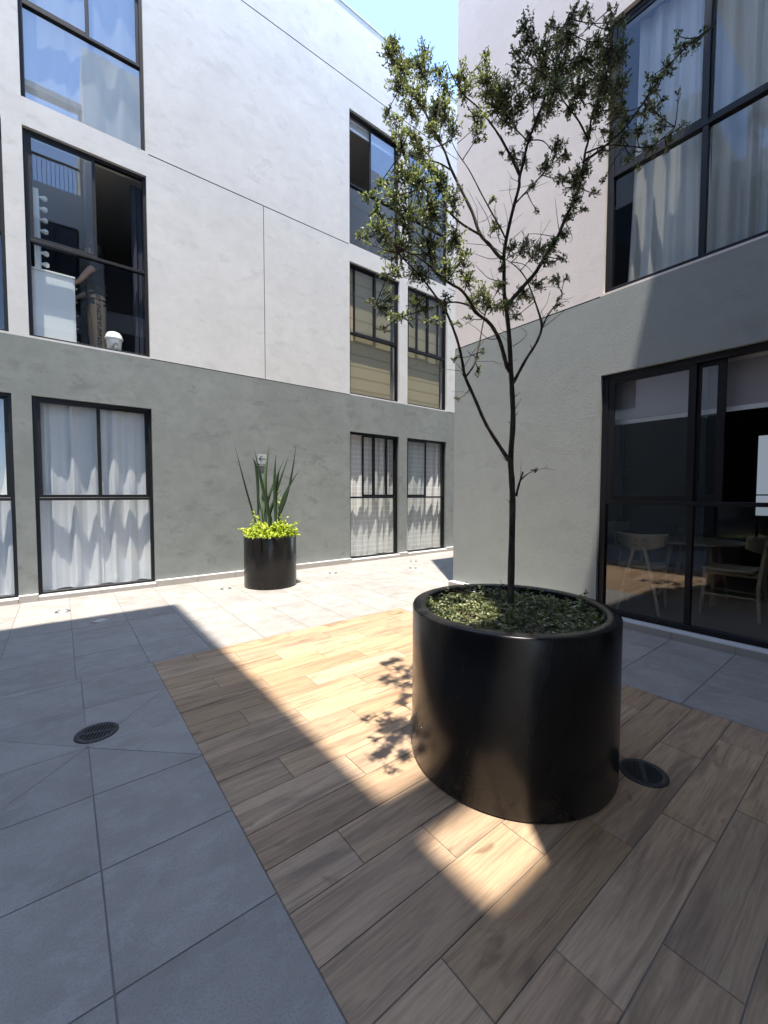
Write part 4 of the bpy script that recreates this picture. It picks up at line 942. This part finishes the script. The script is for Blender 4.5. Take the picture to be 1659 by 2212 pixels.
BLADES = [
((2.265,6.003,0.972),(2.178,6.115,1.433),(2.065,6.258,2.07),0.053),
((2.283,5.923,1.051),(2.268,5.914,1.633),(2.206,5.92,1.863),0.048),
((2.299,5.799,1.031),(2.268,5.859,1.306),(2.276,5.888,1.557),0.038),
((2.398,5.803,0.977),(2.304,5.814,1.481),(2.2,5.832,1.98),0.051),
((2.296,5.804,1.106),(2.383,5.91,1.56),(2.499,5.999,2.123),0.051),
((2.447,5.824,0.974),(2.374,5.826,1.457),(2.405,5.753,2.043),0.046),
((2.356,5.843,0.989),(2.45,5.886,1.331),(2.674,5.839,1.889),0.048),
((2.447,5.885,1.022),(2.542,5.846,1.382),(2.703,5.765,1.924),0.043),
((2.472,5.741,0.964),(2.477,5.771,1.508),(2.509,5.773,1.939),0.051),
((2.499,5.788,0.961),(2.482,5.707,1.432),(2.49,5.598,1.727),0.046),
((2.53,5.735,0.975),(2.577,5.654,1.306),(2.739,5.487,1.694),0.056),
((2.567,5.788,1.036),(2.64,5.611,1.483),(2.679,5.47,2.068),0.03),
((2.42,5.854,1.024),(2.49,5.856,1.228),(2.627,5.807,1.434),0.033),
((2.355,5.793,0.979),(2.381,5.897,1.305),(2.423,5.979,1.473),0.033)]

tree = tag(empty('tree', (1.815, 1.255, 0.70)), 'slender young tree with sparse small dark leaves growing in the large planter', 'tree')
inv = Matrix.Translation((1.815, 1.255, 0.70)).inverted()
g = random.Random(77)
def smooth_line(pts, sub=3):
    out = []
    n = len(pts)
    for i in range(n-1):
        p0, p1, p2, p3 = (Vector(pts[max(i-1, 0)]), Vector(pts[i]), Vector(pts[i+1]), Vector(pts[min(i+2, n-1)])) if False else (pts[max(i-1, 0)], pts[i], pts[i+1], pts[min(i+2, n-1)])
        for k in range(sub):
            t = k/sub
            out.append(tuple(0.5*((2*p1[c]) + (-p0[c]+p2[c])*t + (2*p0[c]-5*p1[c]+4*p2[c]-p3[c])*t*t + (-p0[c]+3*p1[c]-3*p2[c]+p3[c])*t**3) for c in range(4)))
    out.append(tuple(pts[-1])); return out
tr = MB(); lb = smooth_line(BRANCHES[0], 4)
tr.tube([p[:3] for p in lb], [max(p[3], .0015)*(1+.06*math.sin(i*1.7)) for i, p in enumerate(lb)], 12)
o = tr.build('trunk', M['bark'], tree); o.matrix_parent_inverse = inv
skel = [(Vector(p[:3]), p[3]) for p in lb if p[2] > 1.9]
bm_ = MB()
for i, b in enumerate(BRANCHES[1:]):
    l = smooth_line(b, 4)
    bm_.tube([p[:3] for p in l], [max(p[3], .0009)*(1+.08*math.sin(k*2.3)) for k, p in enumerate(l)], 7)
    if i < 24: skel += [(Vector(p[:3]), p[3]) for p in l]
sk_np = np.array([tuple(s[0]) for s in skel])
crown = Leaves()
for (cx, cy_, cz, rx, rz) in CLUMPS:
    rx *= 1.06; rz *= 1.06
    c = Vector((cx, cy_, cz)); ry = (rx+rz)/2*0.9
    dd = np.linalg.norm(sk_np - np.array([cx, cy_, cz - 0.35*rz]), axis=1); a = skel[int(np.argmin(dd))][0]
    far = (c - a).length
    top = c + Vector((0, 0, rz*0.3))
    mid = (a + top)/2 + Vector((g.uniform(-.02, .02), g.uniform(-.02, .02), -0.15*far))
    stem = []
    for k in range(7):
        t = k/6; stem.append((1-t)**2*a + 2*t*(1-t)*mid + t*t*top)
    if far > 0.02: bm_.tube(stem, [0.0028 - 0.0014*k/6 for k in range(7)], 5)
    nt = max(4, int(rx*rz*9800))
    for q in range(nt):
        v_ = rvec(g); rr_ = g.random()**0.45
        tip = c + Vector((v_.x*rx*rr_, v_.y*ry*rr_, v_.z*rz*rr_ + rz*0.1))
        s0 = min(stem[2:], key=lambda s: (s-tip).length) if g.random() < .6 else stem[g.randint(3, 6)]
        m_ = (s0+tip)/2 + Vector((0, 0, -0.1*(tip-s0).length)) + rvec(g, 0.006)
        tw = [s0, m_, tip]
        bm_.tube(tw, [0.0013, 0.001, 0.0007], 3, cap=False)
        ax = (tip - m_); L_ = (tip-s0).length
        n = max(7, int(L_/0.0075))
        n = min(n, 17)
        ax = ax.normalized() if ax.length > 1e-6 else Vector((0, 0, 1))
        tone = g.random()
        for k in range(n):
            t = 0.25 + 0.75*(k+g.random()*.6)/n
            t = min(t, 1.0); p = ((1-t)**2)*tw[0] + 2*t*(1-t)*tw[1] + t*t*tw[2]
            d = (ax*0.75 + rvec(g, 0.85) + Vector((0, 0, 0.15)))
            nn = (Vector((0, 0, 1)) + rvec(g, 0.8))
            crown.leaf(p, d, nn, g.uniform(0.010, 0.0185)*(0.8+0.35*tone), g.uniform(0.0048, 0.0078), min(1, max(0, 0.55*tone+0.45*g.random())))
for k in range(110):                      # fine bare twigs through the middle of the crown
    p0, r0 = skel[g.randrange(len(skel))]
    if p0.z > 3.0 or p0.x < 1.45: continue
    dr_ = (rvec(g, 0.8) + Vector((0, 0, 0.7))).normalized(); ln = g.uniform(0.06, 0.22)
    p1 = p0 + dr_*ln*0.5 + rvec(g, 0.012); p2 = p1 + (dr_ + rvec(g, 0.45)).normalized()*ln*0.5
    bm_.tube([p0, p1, p2], [0.0014, 0.001, 0.0006], 4, cap=False)
    if g.random() < .5:
        p3 = p1 + (dr_ + rvec(g, 0.9)).normalized()*ln*0.35; bm_.tube([p1, (p1+p3)/2+rvec(g, .004), p3], [0.001, 0.0008, 0.0005], 3, cap=False)
o = bm_.build('branches', M['bark'], tree); o.matrix_parent_inverse = inv
o = crown.build('crown', M['leaf'], tree); o.matrix_parent_inverse = inv
import sys; print('tree leaves', len(crown.mb.f)//4)

# ------------------------------------------------------------------ ground cover in the big planter
gc = Leaves(); gs = MB(); g = random.Random(9)
R_ = PB[2]-0.07; pc = Vector((PB[0]*S, PB[1]*S, 0)); zs = PB[3]-0.058
for k in range(900):
    rr_ = R_*math.sqrt(g.random()); an = g.uniform(0, 6.283)
    if math.hypot(rr_*math.cos(an) + 0.17, rr_*math.sin(an) + 0.22) < 0.10 and g.random() < 0.85: continue
    hgt = g.uniform(0.012, 0.04) + 0.022*(math.sin(an*3+rr_*9)*.5+.5)
    if g.random() < 0.05: hgt = g.uniform(0.07, 0.125)
    b = pc + Vector((rr_*math.cos(an), rr_*math.sin(an), zs))
    lean = Vector((g.gauss(0, .35), g.gauss(0, .35), 1)).normalized()
    if rr_ > R_*0.88: lean = (lean - Vector((math.cos(an), math.sin(an), 0))*0.1).normalized()
    tip = b + lean*hgt
    gs.tube([b, (b+tip)/2 + rvec(g, .003), tip], [0.0012, 0.001, 0.0006], 3, cap=False)
    tone = g.random()
    for j in range(int(5 + hgt*90)):
        t = g.uniform(0.2, 1); p = b.lerp(tip, t)
        d = rvec(g); d.z = abs(d.z)*0.5
        gc.leaf(p, d, Vector((0, 0, 1))+rvec(g, .5), g.uniform(0.014, 0.029), g.uniform(0.008, 0.014), 0.5*tone+0.5*g.random())
cv = tag(gs.build('ground_cover', M['bark']), 'low small-leaved ground cover spread over the soil around the tree trunk', 'plant', kind='stuff')
gc.build('leaves', M['cover'], cv)
fl = MB()
for k in range(46):
    rr_ = R_*0.95*math.sqrt(g.random()); an = g.uniform(-2.2, 1.6)
    b = pc + Vector((rr_*math.cos(an), rr_*math.sin(an), zs+g.uniform(.035, .06)))
    for j in range(5):
        a_ = 2*math.pi*j/5+k; c2 = b+Vector((math.cos(a_)*.0055, math.sin(a_)*.0055, .001)); s_ = Vector((-math.sin(a_), math.cos(a_), 0))*.0022
        fl.face([b, c2-s_, c2+Vector((math.cos(a_), math.sin(a_), 0))*.002, c2+s_])
fl.build('flowers', M['signwhite'], cv)

# ------------------------------------------------------------------ flax and golden shrub in the small planter
fx = tag(empty('flax_plant', (PS[0]*S, PS[1]*S, PS[3]-0.05)), 'flax plant with tall upright sword-shaped leaves in the smaller planter', 'plant')
finv = Matrix.Translation((PS[0]*S, PS[1]*S, PS[3]-0.05)).inverted()
base = Vector((PS[0]*S, PS[1]*S, PS[3]-0.05)); g = random.Random(31)
for b0, b1, b2, w in BLADES:
    p0, p1, p2 = Vector(b0), Vector(b1), Vector(b2)
    p00 = p0 + (base - p0)*0.25; p00.z = base.z
    mbl = MB(); rows = []; rn = []
    ref = Vector((0.787, -0.617, 0)) * 1.0 + Vector((0.4*g.uniform(-1, 1), 0.4*g.uniform(-1, 1), 0))
    N = 18
    for k in range(N+1):
        t = k/N
        c = (1-t)**2*p0 + 2*t*(1-t)*(p1*2-(p0+p2)*0.5) + t*t*p2
        tan = (2*(1-t)*((p1*2-(p0+p2)*0.5)-p0) + 2*t*(p2-(p1*2-(p0+p2)*0.5))).normalized()
        s_ = (ref - tan*ref.dot(tan)).normalized(); nn = s_.cross(tan)
        hw = w*0.41*(0.75+0.35*math.sin(math.pi*min(1, t*1.15)))*(1 if t < 0.55 else max(0.02, 1-((t-0.55)/0.45)**1.6))
        tw_ = 0.25*math.sin(2.2*t+g.random()*.05)
        s2 = s_*math.cos(tw_) + nn*math.sin(tw_)
        if k == 0: rows.append([p00 - s2*hw*.6, p00, p00 + s2*hw*.6])
        rows.append([c - s2*hw + nn*hw*0.35, c, c + s2*hw + nn*hw*0.35])
    mbl.grid(rows, 0, True); mbl.grid([[q + (rows[0][1]-rows[0][1]) + Vector((0.0, 0.0015, 0)) for q in r] for r in rows], 0, True)
    ob = mbl.build('leaf_blade', M['flax'], fx); ob.matrix_parent_inverse = finv
    at = ob.data.attributes.new('rnd', 'FLOAT', 'POINT'); rv = g.random(); at.data.foreach_set('value', [rv]*len(ob.data.vertices))

gl_ = Leaves(); gst = MB(); g = random.Random(5)
def spray(p0, p1, n, lw=1.0):
    gst.tube([p0, (p0+p1)/2 + Vector((0, 0, .01)), p1], [0.003, 0.0022, 0.0012], 5)
    ax = (p1-p0).normalized()
    for k in range(n):
        t = 0.25+0.78*k/n; p = p0.lerp(p1, min(t, 1))
        d = ax*0.4 + rvec(g, 0.9) + Vector((0, 0, 0.05))
        gl_.leaf(p, d, Vector((-.3, -.4, 1))+rvec(g, .6), g.uniform(.034, .06)*lw, g.uniform(.02, .032)*lw, g.random(), 0.18, 0.1)
cr = Vector((0.787, -0.617, 0)); cf = Vector((0.617, 0.787, 0))
for k in range(300):
    an = g.uniform(0, 6.283); rr_ = g.random()**.5
    p0 = base + Vector((math.cos(an)*.2*rr_, math.sin(an)*.2*rr_, 0.02))
    out = g.uniform(.24, .43); up = g.uniform(0.02, .30)*(1.05-rr_*.75) + .0
    p1 = base + Vector((math.cos(an)*out*(.45+.55*rr_), math.sin(an)*out*(.45+.55*rr_), 0.035+up))
    spray(p0, p1, 13)
for (x, z, dx) in ((-.19, .40, .02), (-.17, .34, .02), (.18, .36, 0), (.25, .33, 0), (.40, .27, 0), (.44, .30, 0), (.33, .2, 0), (-.45, .14, 0), (-.40, .12, 0), (.22, .28, 0)):
    spray(base + cr*x*.45 + Vector((0, 0, .03)), base + cr*x - cf*g.uniform(0, .12) + Vector((0, 0, z)), 13, .85)
for zt in (.5, .62, .70):
    spray(base + cr*.12 + cf*.05 + Vector((0, 0, zt-.35)), base + cr*(.10+g.uniform(-.02, .03)) + cf*.05 + Vector((0, 0, zt)), 13, .8)
gs_ = tag(gst.build('golden_shrub', M['bark']), 'bushy yellow-green golden shrub spilling over the rim of the smaller planter', 'plant')
gl_.build('leaves', M['gold'], gs_)
